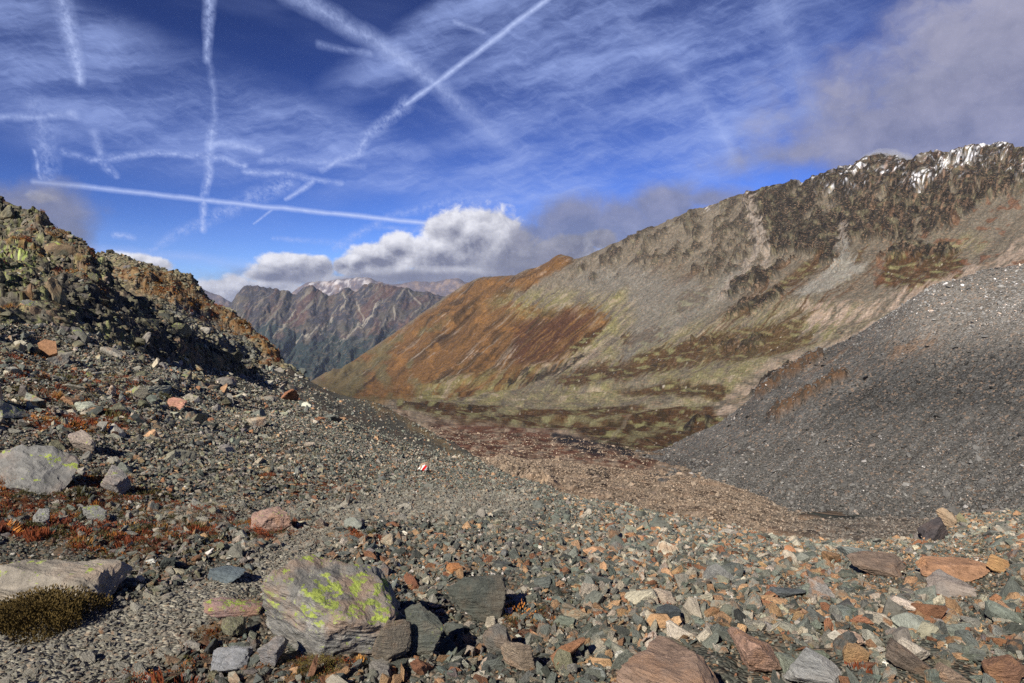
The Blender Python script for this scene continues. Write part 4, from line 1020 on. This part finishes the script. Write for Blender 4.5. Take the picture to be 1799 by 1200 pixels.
# ---- boulders one can point to: label, base px, base py, width px, height/width, depth/width, tint, lichen, rust, yaw, tilt x, tilt y, sink
BIG = [
    ('large squarish grey boulder splashed with bright yellow-green lichen beside the path', 'the lichened boulder', 556, 1154, 272, .68, .95, (.175, .168, .150), 1.0, .7, .45, .34, .06, .26, 6),
    ('long pinkish grey boulder with a flat speckled top above the dark moss cushion', 'the long pinkish boulder', 75, 1062, 265, .30, .6, (.26, .23, .185), .35, .5, -.12, .10, .16, .25, 5),
    ('broad sloping grey slab with yellow lichen spots jutting in at the left edge', 'the sloping left slab', 28, 858, 190, .36, .8, (.165, .162, .150), .35, .3, -.35, .25, .42, .3, 5),
    ('huge smooth orange-brown boulder cut off by the bottom edge of the photo', 'the bottom brown boulder', 1208, 1275, 250, .50, .9, (.24, .165, .12), 0, .7, -.15, .1, .18, .3, 5),
    ('blocky salmon-coloured boulder with dark cracks behind the smooth brown boulder', 'the salmon cracked boulder', 1335, 1180, 118, .66, .9, (.30, .19, .14), 0, .9, .4, .1, .2, .2, 5),
    ('pale cream domed boulder resting on a dark tilted slab', 'the cream domed boulder', 1618, 1165, 74, .55, .8, (.46, .41, .34), 0, .3, .2, .1, .35, .1, 4),
    ('dark banded brown slab leaning under the cream domed boulder', 'the dark banded slab', 1612, 1185, 100, .42, .6, (.14, .11, .085), 0, .4, -.2, -.2, .5, .1, 4),
    ('flat-topped pinkish orange boulder behind the round path stones, with rust streaks', 'the pinkish flat boulder', 470, 930, 88, .42, .8, (.30, .20, .16), .3, .8, -.2, .05, .2, .15, 5),
    ('rounded smooth silver-grey stone at the bottom edge, left of the lichened boulder', 'the round bottom stone', 398, 1185, 74, .72, .8, (.24, .245, .25), 0, .1, .3, 0, .1, .1, 5),
    ('rounded grey stone wedged against the lower left corner of the lichened boulder', 'the wedged round stone', 474, 1165, 56, .85, .8, (.22, .21, .20), .2, .3, .1, .1, 0, .1, 4),
    ('olive-grey angular stone just above the wedged round stone, with a sharp crest', 'the olive angular stone', 408, 1118, 50, .7, .8, (.17, .165, .11), .3, .2, .8, .2, .3, .1, 4),
    ('upright rough grey-brown slab standing in the shade right of the lichened boulder', 'the upright slab', 690, 1165, 74, 1.25, .4, (.15, .13, .10), .1, .4, .25, -.15, .12, .1, 5),
    ('second upright dark schist slab, taller and greener, right of the first', 'the taller green slab', 745, 1145, 78, 1.25, .35, (.10, .108, .09), .1, .2, -.1, -.2, -.1, .1, 5),
    ('broad dark green-black schist outcrop slab behind the two upright slabs', 'the green-black outcrop', 840, 1090, 120, .75, .4, (.072, .078, .066), 0, .2, .2, -.35, .1, .1, 5),
    ('pointed grey schist stone with a rust-red notch in front of the dark outcrop', 'the notched pointed stone', 880, 1150, 66, .85, .5, (.16, .15, .13), 0, .4, -.4, .2, .2, .1, 4),
    ('light brown veined block standing among grey stones near the bottom centre', 'the veined brown block', 912, 1175, 64, .8, .7, (.27, .21, .15), 0, .5, .3, .1, .1, .1, 4),
    ('bright orange flat stone lying alone on the grey rubble above the outcrop', 'the lone orange stone', 796, 1003, 34, .45, .8, (.46, .20, .075), 0, .8, 0, .1, .1, .1, 3),
    ('dark pointed slab at the near end of the pale cracked block', 'the dark pointed slab', 1178, 1092, 52, .65, .5, (.075, .085, .088), 0, 0, .2, -.3, .2, .1, 4),
    ('pale cracked block of layered stone beside the dark pointed slab', 'the pale cracked block', 1172, 1060, 50, .42, .7, (.40, .33, .26), 0, .3, -.2, .1, .1, .1, 4),
    ('blue-grey striped schist stone with a blunt dark end at the rim of the rubble', 'the striped rim stone', 1512, 985, 64, .46, .7, (.155, .17, .16), 0, 0, -.25, .1, .3, .1, 4),
    ('brown triangular stone next to the striped schist stone on the rim', 'the brown rim triangle', 1468, 986, 38, .5, .7, (.26, .16, .085), 0, .7, .2, .1, .2, .1, 3),
    ('tan wedge-shaped boulder crowning the outcrop at the right rim', 'the tan rim wedge', 1672, 922, 44, .66, .8, (.29, .22, .15), 0, .3, .4, .1, .5, .1, 4),
    ('small olive block leaning on the right side of the tan wedge', 'the olive rim block', 1692, 917, 22, .9, .7, (.20, .185, .11), .1, 0, -.3, .1, .5, .1, 3),
    ('dark overhanging slab below the tan wedge, facing the hollow', 'the dark rim overhang', 1648, 945, 62, .55, .7, (.055, .048, .05), 0, .1, .3, .2, -.3, .1, 4),
    ('bright orange-edged triangular stone standing on the right-hand rubble', 'the orange triangle', 1756, 1003, 40, .72, .4, (.40, .24, .11), 0, .9, -.35, -.3, .35, .05, 4),
    ('long flat orange ledge stone under the standing triangle', 'the orange ledge', 1700, 1016, 160, .17, .5, (.32, .18, .105), 0, .9, -.08, .05, .02, .1, 5),
    ('large flat grey slab lying in front of the orange ledge', 'the flat grey slab', 1682, 1045, 84, .34, .8, (.23, .205, .185), 0, .2, -.25, .2, .1, .1, 4),
    ('brown slab with coarse grain lying flat behind the striped rim stone', 'the coarse brown slab', 1560, 1010, 110, .26, .7, (.17, .125, .095), 0, .4, -.15, .15, .1, .1, 5),
    ('greenish trapezoid slab with a smooth face beside the cracked salmon boulder', 'the green trapezoid', 1437, 1168, 62, .42, .8, (.17, .195, .145), 0, 0, .1, .35, .1, .1, 4),
    ('long dark narrow slab lying across the orange stones', 'the long dark slab', 1390, 1045, 70, .22, .4, (.095, .105, .108), 0, 0, -.1, .1, .05, .1, 4),
    ('ochre grained block with a flat lit face among the lower right stones', 'the ochre grained block', 1510, 1165, 52, .6, .7, (.38, .24, .12), 0, .7, .5, .2, .1, .1, 4),
    ('pinkish cream flat stone in the middle of the right-hand rubble', 'the pinkish cream stone', 1504, 1132, 46, .48, .7, (.48, .34, .25), 0, .3, -.1, .2, .1, .1, 4),
    ('large rough pale brown boulder at the bottom edge, right of centre', 'the rough bottom boulder', 1685, 1205, 66, .6, .8, (.33, .24, .17), 0, .7, .2, .1, .1, .1, 4),
    ('dark red-brown pointed boulder in the bottom right corner', 'the red corner boulder', 1778, 1200, 74, .7, .7, (.20, .11, .07), 0, .8, -.5, .2, -.2, .1, 4),
    ('big light grey rounded boulder at the bottom edge near the green trapezoid', 'the light bottom boulder', 1440, 1205, 100, .5, .8, (.25, .25, .235), 0, .1, -.2, .1, .1, .1, 4),
    ('banded white and grey stone lying above the light grey rounded boulder', 'the banded white stone', 1462, 1188, 80, .4, .6, (.34, .33, .31), 0, .2, .1, .2, .2, .1, 4),
    ('blue-grey flat slab set into the gravel of the path', 'the blue path slab', 388, 1018, 80, .22, .7, (.105, .13, .14), 0, 0, -.1, .1, .05, .15, 4),
    ('round boulder with a lichened crown left of the orange flat boulder', 'the lichen-crowned round boulder', 165, 912, 46, .58, .8, (.20, .20, .19), .8, 0, .2, .1, .1, .1, 4),
    ('pale grey egg-shaped boulder among red heath at far left', 'the pale egg boulder', 74, 923, 42, .68, .8, (.26, .255, .235), .3, 0, -.5, .1, .3, .1, 4),
    ('triangular stone shard with yellow lichen propped upright on the left slope', 'the propped shard', 248, 698, 28, .9, .3, (.22, .20, .15), .9, 0, .4, -.2, .3, .05, 3),
    ('round stone with a yellow lichen patch on the far left scree', 'the lichened scree stone', 342, 620, 22, .8, .8, (.30, .30, .23), 1.0, 0, 0, .1, .1, .1, 3),
    ('rust-red and pink flat rock halfway up the left slope', 'the pink slope rock', 310, 712, 44, .35, .8, (.42, .22, .16), .1, .9, -.2, .1, .2, .1, 3),
    ('low slab with pink and orange crust behind the lichened boulder corner', 'the crusted low slab', 400, 1082, 110, .28, .6, (.27, .18, .16), .8, .8, .1, .1, .1, .15, 4),
    ('lichen-striped slab pointing down the slope beside the left slab', 'the striped slope slab', 195, 862, 76, .5, .6, (.19, .18, .17), .5, .3, -.5, .2, .4, .1, 4),
    ('pale pink block at the head of the striped slope slab', 'the pale pink block', 140, 790, 60, .5, .6, (.30, .25, .21), .3, .4, -.5, .2, .4, .1, 4),
]
# fix order of fields: label, anchor, px, py, w, h/w, d/w, tint, lichen, rust, yaw, tx, ty, sink, sub
anchors = []; occupied = []


def place(me, loc, rot, scale, tint, lichen, rust, label, grp=None, name='rock', cat='rock'):
    o = bpy.data.objects.new(name, me); C.objects.link(o); o.location = loc; o.rotation_euler = rot; o.scale = scale
    o['tint'] = [float(q) for q in tint]; o['lichen'] = float(lichen); o['rust'] = float(rust)
    o['label'] = label; o['category'] = cat
    if grp: o['group'] = grp
    return o


for k, (label, anc, px, py, w, hr, dr_, tint, lc, ru, yaw, tx, ty, sink, sub) in enumerate(BIG):
    g, d = ground_at(px, py); W = w * d / F * .93
    me = block_mesh('boulder', 900 + k, min(max(sub, 4), 6), (1, dr_, hr), planes=15 if sub > 4 else 10, rough=.075 if sub > 4 else .07, smooth=False)
    up = hr * W * (.5 - sink * .8)
    place(me, (g[0], g[1] + dr_ * W * .35, g[2] + up), (tx, ty, yaw), (W, W, W), [q * 1.05 for q in tint], lc, ru * .6, label, name='boulder', cat='boulder')
    anchors.append((anc, px, py - w * hr / 2)); occupied.append((px, py - w * hr * .4, w * .5))

# ---- trail marker: a stone with a painted white-red-white blaze
g, d = ground_at(746, 823)
W = .30
mk = place(block_mesh('marker_stone', 77, 4, (1, .7, .95), rough=.03), (g[0], g[1], g[2] + .10), (0, 0, .2), (W, W, W), (.34, .25, .18), 0, .2,
           'buff stone on the grey scree painted with a white-red-white trail blaze', name='trail_marker_stone', cat='trail marker')


def paint_mat(name, col):
    m, nt, b = newmat(name); n = noise(nt, nt.nodes.new('ShaderNodeTexCoord').outputs['Object'], 30, 4, .7)
    nt.links.new(mixc(nt, (n - .5) * .5 + .1, col, tuple(q * .7 for q in col)), b.inputs['Base Color']); b.inputs['Roughness'].default_value = .5
    return m


bpy.context.view_layer.update()
V_, F_ = ICO[4]; cov = np.array([v.co[:] for v in mk.data.vertices])
for nm, col, lo, hi in (('white_stripe', (.85, .85, .83), -.34, -.13), ('red_stripe', (.70, .02, .02), -.115, .075), ('white_stripe', (.85, .85, .83), .09, .26)):
    bm = bmesh.new(); n_ = 12; m_ = 4; vs = []
    for a_ in range(n_ + 1):
        for b_ in range(m_ + 1):
            along = -.46 + .80 * a_ / n_; across = lo + (hi - lo) * b_ / m_
            c45 = math.cos(math.radians(48)); s45 = math.sin(math.radians(48))
            x = along * c45 + across * s45; z = along * s45 - across * c45 - .08
            near = cov[(cov[:, 1] < 0)]; e_ = (near[:, 0] - x) ** 2 + (near[:, 2] - z) ** 2; kk = np.argsort(e_)[:4]
            vs.append(bm.verts.new((x, near[kk, 1].mean() - .03, z)))
    for a_ in range(n_):
        for b_ in range(m_):
            i_ = a_ * (m_ + 1) + b_; bm.faces.new((vs[i_], vs[i_ + 1], vs[i_ + m_ + 2], vs[i_ + m_ + 1]))
    ret = bmesh.ops.extrude_face_region(bm, geom=bm.faces[:]); bmesh.ops.translate(bm, verts=[v for v in ret['geom'] if isinstance(v, bmesh.types.BMVert)], vec=(0, .025, 0))
    bmesh.ops.recalc_face_normals(bm, faces=bm.faces)
    me = bpy.data.meshes.new(nm); bm.to_mesh(me); bm.free(); me.materials.append(paint_mat(nm, col)); so = bpy.data.objects.new(nm, me); C.objects.link(so); so.parent = mk
anchors.append(('the painted trail marker', 746, 815)); occupied.append((746, 815, 10))

# ---- loose stones of the near ground
m = NEAR_m; one = np.ones_like(m['px']); NR = NEAR.nr
right = sstep(900, 1150, m['px']) * sstep(860, 930, m['py']); left = sstep(650, 300, m['px'])
open_ = (1 - m['path'] * .93) * (1 - m['veg'] * .6)
farl = left * sstep(860, 760, m['py'])
cls = [(.020, .34, (1 - m['veg'] * .8) * (1 - .6 * farl)),
       (.035, .42, (1 - m['veg'] * .85) * (1 - m['path'] * .75)),
       (.06, .55, (1 - m['path'] * .95) * (1 - m['veg'] * .85)),
       (.085, .36, open_ * (.5 + 1.1 * right)),
       (.135, .15, open_ * (.25 + 1.3 * right + .5 * farl)),
       (.22, .05, open_ * (.03 + .4 * right + 1.3 * farl)),
       (.42, .06, open_ * farl),
       (.75, .035, open_ * farl * sstep(760, 660, m['py']))]
Pn, Rn, Sn, Tn, Ln, Un, Kn = stones(NEAR, cls, 3.1, tilt=.75, r1=int(NR * .96))
px, py, d = proj(Pn); sz = Sn.max(1) * F / d
inn = (px > 4) & (px < 1795) & (py > 380) & (py < 1196)
busy = np.zeros(len(Pn), bool)
for (a_, b_, r_) in occupied: busy |= (np.hypot(px - a_, (py - b_) * 1.2) < r_ * .9)
order = [k for k in np.argsort(-sz * inn * ~busy)[:2600]]
chosen = []; taken = []
for k in order:                                              # the largest in view, not on top of one another
    if all(math.hypot(px[k] - a_, py[k] - b_) > .45 * (sz[k] + c_) for a_, b_, c_ in taken):
        chosen.append(k); taken.append((px[k], py[k], sz[k]))
    if len(chosen) >= 255: break
keep = ~busy | (sz < 10); keep[chosen] = False
SHN = ['block', 'slab', 'wedge', 'stone', 'flake']
DIRS = ['right of', 'above and right of', 'above', 'above and left of', 'left of', 'below and left of', 'below', 'below and right of']
info = []
for k in chosen:
    an = min(anchors, key=lambda q: math.hypot(px[k] - q[1], py[k] - q[2])); dx, dy = px[k] - an[1], an[2] - py[k]
    di = DIRS[int(round(math.atan2(dy, dx) / (math.pi / 4))) % 8]; bi = int(RNG.integers(0, len(blocks)))
    zr = np.ptp([v.co.z for v in blocks[bi].vertices]); shp = 'slab' if zr < .45 else 'block' if zr > .72 else 'stone'
    size = 'big' if sz[k] > 48 else 'mid-sized' if sz[k] > 30 else 'small'
    info.append((k, bi, math.hypot(dx, dy), (size, TNAMES[Kn[k]], shp, di, an[0])))
cnt = {}
ORD = ['nearest', 'second', 'third', 'fourth', 'fifth', 'sixth', 'seventh', 'eighth', 'ninth', 'tenth']
for k, bi, dist, key in sorted(info, key=lambda q: q[2]):
    c_ = cnt.get(key, 0); cnt[key] = c_ + 1; tot = sum(1 for q in info if q[3] == key)
    size, cn, shp, di, an = key
    lab = f'{size} {cn} {shp} {di} {an}' + (f', {ORD[min(c_, 9)]} out from it' if tot > 1 else '')
    place(blocks[bi], Pn[k], Rn[k], Sn[k], Tn[k], Ln[k], Un[k], lab, 'loose rocks of the rubble slope')
gn_instances('scree_stones', Pn[keep], Rn[keep], Sn[keep], RNG.integers(0, 18, keep.sum()), Tn[keep], Ln[keep], Un[keep], chips,
             'grey-green, buff and orange broken stones covering the near slope', 'rubble')
print('near stones', keep.sum())

# ---- boulders and slabs on the left crag and the hill behind it
o1 = np.ones((HILL1.nr, HILL1.nc)); cov1 = (1 - H1['org'] * .8)
r = stones(HILL1, [(.16, .14, cov1), (.28, .10, cov1), (.5, .06, cov1), (.9, .02, cov1)], 2.6, .5)
dk_ = RNG.uniform(.45, 1.0, len(r[0]))[:, None]
T1 = np.where(RNG.uniform(size=len(r[0]))[:, None] < .75, TINTS[OLIVE] * .8, r[3]) * dk_
gn_instances('crag_stones', r[0] - np.array([0, 0, 1]) * r[2][:, :1] * .12, r[1], r[2] * np.array([1, 1, .8]), RNG.integers(0, 8, len(r[0])), T1, np.where(RNG.uniform(size=len(r[0])) < .3, .5, 0.), r[5] * .6, crags,
             'dark lichened blocks and ledges piled on the left crag', 'rubble')
cov2 = (1 - H2org * .8)
r = stones(HILL2, [(.28, .10, cov2), (.5, .05, cov2), (.9, .01, cov2)], 2.6, .45)
T2 = np.where(RNG.uniform(size=len(r[0]))[:, None] < .7, TINTS[OLIVE], r[3]) * RNG.uniform(.5, 1.1, len(r[0]))[:, None]
gn_instances('hill_stones', r[0], r[1], r[2], RNG.integers(0, 8, len(r[0])), T2, np.zeros(len(r[0])), r[5] * .6, crags, 'olive-grey rocks studding the rocky hill behind the crag', 'rubble')
# ---- scree cone and hollow
st_ = sstep(650, 880, SCREE_py) * .5 + .6 + sstep(600, 500, SCREE_py) * .8
r = stones(SCREE, [(.21, .42, st_), (.40, .09, st_ + sstep(830, 870, SCREE_py) + .6 * sstep(600, 520, SCREE_py)), (.9, .03, st_), (1.5, .02, sstep(830, 875, SCREE_py))], 1.9, .5, r0=20)
n_ = len(r[0]); g_ = RNG.uniform(size=n_)[:, None]
T3 = np.where(g_ < .92, np.array([.094, .091, .085]), np.where(g_ < .975, np.array([.20, .16, .13]), np.array([.28, .265, .25]))) * (1 + .9 * sstep(640, 520, proj(r[0])[1] - .10 * (proj(r[0])[0] - 1500).clip(0)))[:, None] * (1 - .70 * poly(proj(r[0])[0], proj(r[0])[1], [(1500, 660), (1600, 625), (1700, 605), (1900, 600), (1900, 730), (1700, 725), (1560, 745), (1440, 750), (1420, 710)], 45))[:, None] * (1 + .5 * streaks(proj(r[0])[0], proj(r[0])[1], 42, 12, 150, 2, 4))[:, None].clip(.4, 1.7) * np.exp(RNG.normal(0, .28, n_))[:, None]  # stone tints carry the same painted shadow band
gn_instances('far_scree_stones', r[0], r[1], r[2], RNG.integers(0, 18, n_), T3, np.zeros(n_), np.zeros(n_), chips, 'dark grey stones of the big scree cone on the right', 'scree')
wv = sstep(2.7, 2.1, VAL.tq)[:, None] * (1 - VAL_pond) + 0 * VAL_px
r = stones(VAL, [(.22, .20, wv), (.42, .035, wv), (.9, .005, wv)], 2.2, .5)
n_ = len(r[0]); rr_ = sstep(1300, 1500, proj(r[0])[0])[:, None]
T4 = (np.array([.20, .158, .118]) * (1 - rr_) + np.array([.13, .12, .105]) * rr_) * np.exp(RNG.normal(0, .35, n_))[:, None]
gn_instances('hollow_stones', r[0], r[1], r[2], RNG.integers(0, 18, n_), T4, np.zeros(n_), RNG.uniform(0, .4, n_), chips, 'brownish stones strewn over the floor of the hollow', 'rubble')


# ================================================================== plants
def plant_mat():
    m, nt, b = newmat('heath_leaves'); t_ = attr(nt, 'tint', 'INSTANCER').outputs['Color']
    n = noise(nt, nt.nodes.new('ShaderNodeTexCoord').outputs['Object'], 5, 3, .6); v = n * 1.5 + .25
    nt.links.new(mixc(nt, 1.0, t_, vec(nt, v, v, v), 'MULTIPLY'), b.inputs['Base Color']); b.inputs['Roughness'].default_value = .7
    return m


M_plant = plant_mat()


def tuft_mesh(name, seed, n, h, spread, wid, leaf=False):
    r = np.random.default_rng(seed); V = []; Fc = []
    for k in range(n):
        a_ = r.uniform(0, 6.28); rr = spread * math.sqrt(r.uniform()) * (1 + .22 * math.sin(a_ * 3 + seed) + .12 * math.sin(a_ * 7 + seed * 2)); bx, by = rr * math.cos(a_), rr * math.sin(a_)
        dome = math.sqrt(max(0, 1 - (rr / spread) ** 2)); hh = h * (.35 + .65 * dome) * r.uniform(.7, 1.15)
        b_ = r.uniform(0, 6.28); lean = r.uniform(.1, .5) * hh; z0 = 0 if not leaf else hh * r.uniform(.1, .9); L = hh - z0 if not leaf else wid * 3
        ox, oy = math.cos(a_) * lean + r.normal() * .1 * hh, math.sin(a_) * lean + r.normal() * .1 * hh; wx_, wy_ = math.cos(b_) * wid, math.sin(b_) * wid; i = len(V)
        if leaf: ox, oy = ox * L / hh * 1.5, oy * L / hh * 1.5
        V += [(bx - wx_, by - wy_, z0), (bx + wx_, by + wy_, z0), (bx + ox * .5 + wx_ * .7, by + oy * .5 + wy_ * .7, z0 + L * .6), (bx + ox * .5 - wx_ * .7, by + oy * .5 - wy_ * .7, z0 + L * .6), (bx + ox, by + oy, z0 + L)]
        Fc += [(i, i + 1, i + 2), (i, i + 2, i + 3), (i + 3, i + 2, i + 4)]
    return tri_mesh(name, np.array(V), np.array(Fc, np.int32), M_plant)


tufts = bpy.data.collections.new('heath_shapes')
for k in range(5): tufts.objects.link(bpy.data.objects.new('heath_shape_%02d' % k, tuft_mesh('heath_shape', 40 + k, 70, .30, .5, .022, k % 2 == 0)))
PT = np.array([(.17, .045, .018), (.26, .10, .022), (.085, .065, .022), (.12, .035, .02), (.30, .15, .04), (.06, .055, .02)])


def heath(sheet, classes, name, label, minpx=3.5, cols=(.30, .16, .22, .20, .05, .07)):
    nrm = sheet.normal(); A_ = []
    for size, cover, weight in classes:
        q = sample(sheet, size, cover, weight, minpx)
        if q is None: continue
        p, i, j = q; n = len(p); s_ = size * RNG.uniform(.7, 1.4, n); nn = nrm[i, j]
        pxx, pyy, _ = proj(p); sel = (fbm(pxx / 40, pyy / 20, 7, 3) * 1.6 + .5 + RNG.normal(0, .18, n)).clip(0, .999)
        kk = np.searchsorted(np.cumsum(cols) / np.sum(cols), sel)
        A_.append((p, rot_from(nn, RNG.uniform(0, 6.28, n), RNG.normal(0, .15, n), RNG.normal(0, .15, n)), s_[:, None] * np.ones((n, 3)) * RNG.uniform(.7, 1.2, (n, 1)), PT[kk.clip(0, 5)] * np.exp(RNG.normal(0, .25, n))[:, None]))
    p, ro, sc, tn = (np.concatenate([a[k] for a in A_]) for k in range(4)); n = len(p)
    return gn_instances(name, p, ro, sc, RNG.integers(0, 5, n), tn, np.zeros(n), np.zeros(n), tufts, label, 'ground cover')


vg = m['veg']; sp_ = sstep(.1, .4, fbm(m['px'] / 18, m['py'] / 9, 61, 3)) * (1 - m['path'])
heath(NEAR, [(.07, 1.1, vg), (.14, .9, vg * sstep(.4, .8, vg)), (.08, .06, sp_), (.3, .4, vg * farl)], 'red_heath', 'low red-brown and orange heath growing between the near stones')
heath(HILL1, [(.3, .35, H1['org'])], 'crag_grass', 'orange autumn grass on the ledges of the left crag', cols=(.05, .45, .02, .05, .43, 0))
heath(HILL2, [(.5, .35, H2org)], 'hill_grass', 'orange autumn grass on the ledges of the hill behind', cols=(.05, .5, .05, .1, .3, 0))
for px_, py_, w_, hr, tint, lab, nm, cat, n, leaf in (
        (55, 1100, 185, .30, (.085, .058, .018), 'dark olive-brown moss cushion under the long pinkish boulder', 'moss_cushion', 'moss cushion', 14000, True),
        (100, 697, 17, .9, (.42, .22, .07), 'bright orange grass tussock alone on the left slope', 'grass_tussock', 'grass tussock', 500, False),
        (18, 848, 70, .3, (.34, .13, .035), 'orange grass patch below the sloping left slab', 'grass_tussock', 'grass tussock', 1500, False),
        (840, 1000, 30, .4, (.30, .17, .04), 'ochre cushion plant beside the lone orange stone', 'cushion_plant', 'cushion plant', 700, True),
        (1078, 1035, 18, .5, (.36, .17, .03), 'little orange plant among the grey rubble right of centre', 'cushion_plant', 'cushion plant', 400, True),
        (560, 1178, 90, .22, (.11, .085, .02), 'yellow-green and brown moss mat in front of the lichened boulder', 'moss_mat', 'moss mat', 1800, True),
        (360, 1112, 60, .25, (.15, .075, .022), 'rusty moss mat at the path edge left of the lichened boulder', 'moss_mat', 'moss mat', 1500, True),
        (615, 945, 50, .25, (.20, .06, .02), 'rust-red heather mat beside the far bend of the path', 'heather_mat', 'heather', 1400, True)):
    g, d = ground_at(px_, py_); W = w_ * d / F
    me = tuft_mesh(nm, int(px_), n, hr, .5, .0065 if leaf else .010, leaf)
    place(me, (g[0], g[1] + W * .15, g[2] - .01), (0, 0, 0), (W, W, W), tint, 0, 0, lab, name=nm, cat=cat)

# ================================================================== the wisp of cloud on the ridge
def wisp():
    mt = bpy.data.materials.new('cloud_vapour'); mt.use_nodes = True; nt = mt.node_tree; nt.nodes.clear()
    tc = nt.nodes.new('ShaderNodeTexCoord').outputs['Object']; ln = nt.nodes.new('ShaderNodeVectorMath'); ln.operation = 'LENGTH'; nt.links.new(tc, ln.inputs[0])
    d_ = (1 - X(nt, ln.outputs['Value']) + (noise(nt, tc, 2.2, 3, .6) - .5) * 1.1).max(0.0) * .10
    pv = nt.nodes.new('ShaderNodeVolumePrincipled'); pv.inputs['Color'].default_value = (.92, .93, 1, 1); nt.links.new(d_.v, pv.inputs['Density'])
    out = nt.nodes.new('ShaderNodeOutputMaterial'); nt.links.new(pv.outputs[0], out.inputs['Volume'])
    c_ = unproj(1556, 288, 1480); D_, Fc = ICO[3]
    me = tri_mesh('ridge_cloud', D_, Fc, mt, True); o = bpy.data.objects.new('ridge_cloud', me); C.objects.link(o)
    o.location = c_; o.scale = (62, 40, 34); o['kind'] = 'stuff'; o['label'] = 'wisp of grey cloud snagged on the snowy ridge'; o['category'] = 'cloud'


wisp()


# ================================================================== mountain air
def haze():
    mt = bpy.data.materials.new('mountain_air'); mt.use_nodes = True; nt = mt.node_tree; nt.nodes.clear()
    pv = nt.nodes.new('ShaderNodeVolumePrincipled'); pv.inputs['Color'].default_value = (.62, .74, 1, 1); pv.inputs['Density'].default_value = 1.5e-5
    out = nt.nodes.new('ShaderNodeOutputMaterial'); nt.links.new(pv.outputs[0], out.inputs['Volume'])
    zs = [o.matrix_world @ Vector(c_) for o in C.objects if o.type == 'MESH' for c_ in o.bound_box]
    lo = [min(v[i] for v in zs) - 5 for i in range(3)]; hi = [max(v[i] for v in zs) + 5 for i in range(3)]
    lo[1] = min(lo[1], -30)
    bm = bmesh.new(); bmesh.ops.create_cube(bm, size=1); me = bpy.data.meshes.new('haze'); bm.to_mesh(me); bm.free(); me.materials.append(mt)
    o = bpy.data.objects.new('haze', me); C.objects.link(o); o.scale = [hi[i] - lo[i] for i in range(3)]; o.location = [(hi[i] + lo[i]) / 2 for i in range(3)]
    o['kind'] = 'stuff'; o['label'] = 'thin blue mountain air between here and the far peaks'; o['category'] = 'haze'


haze()
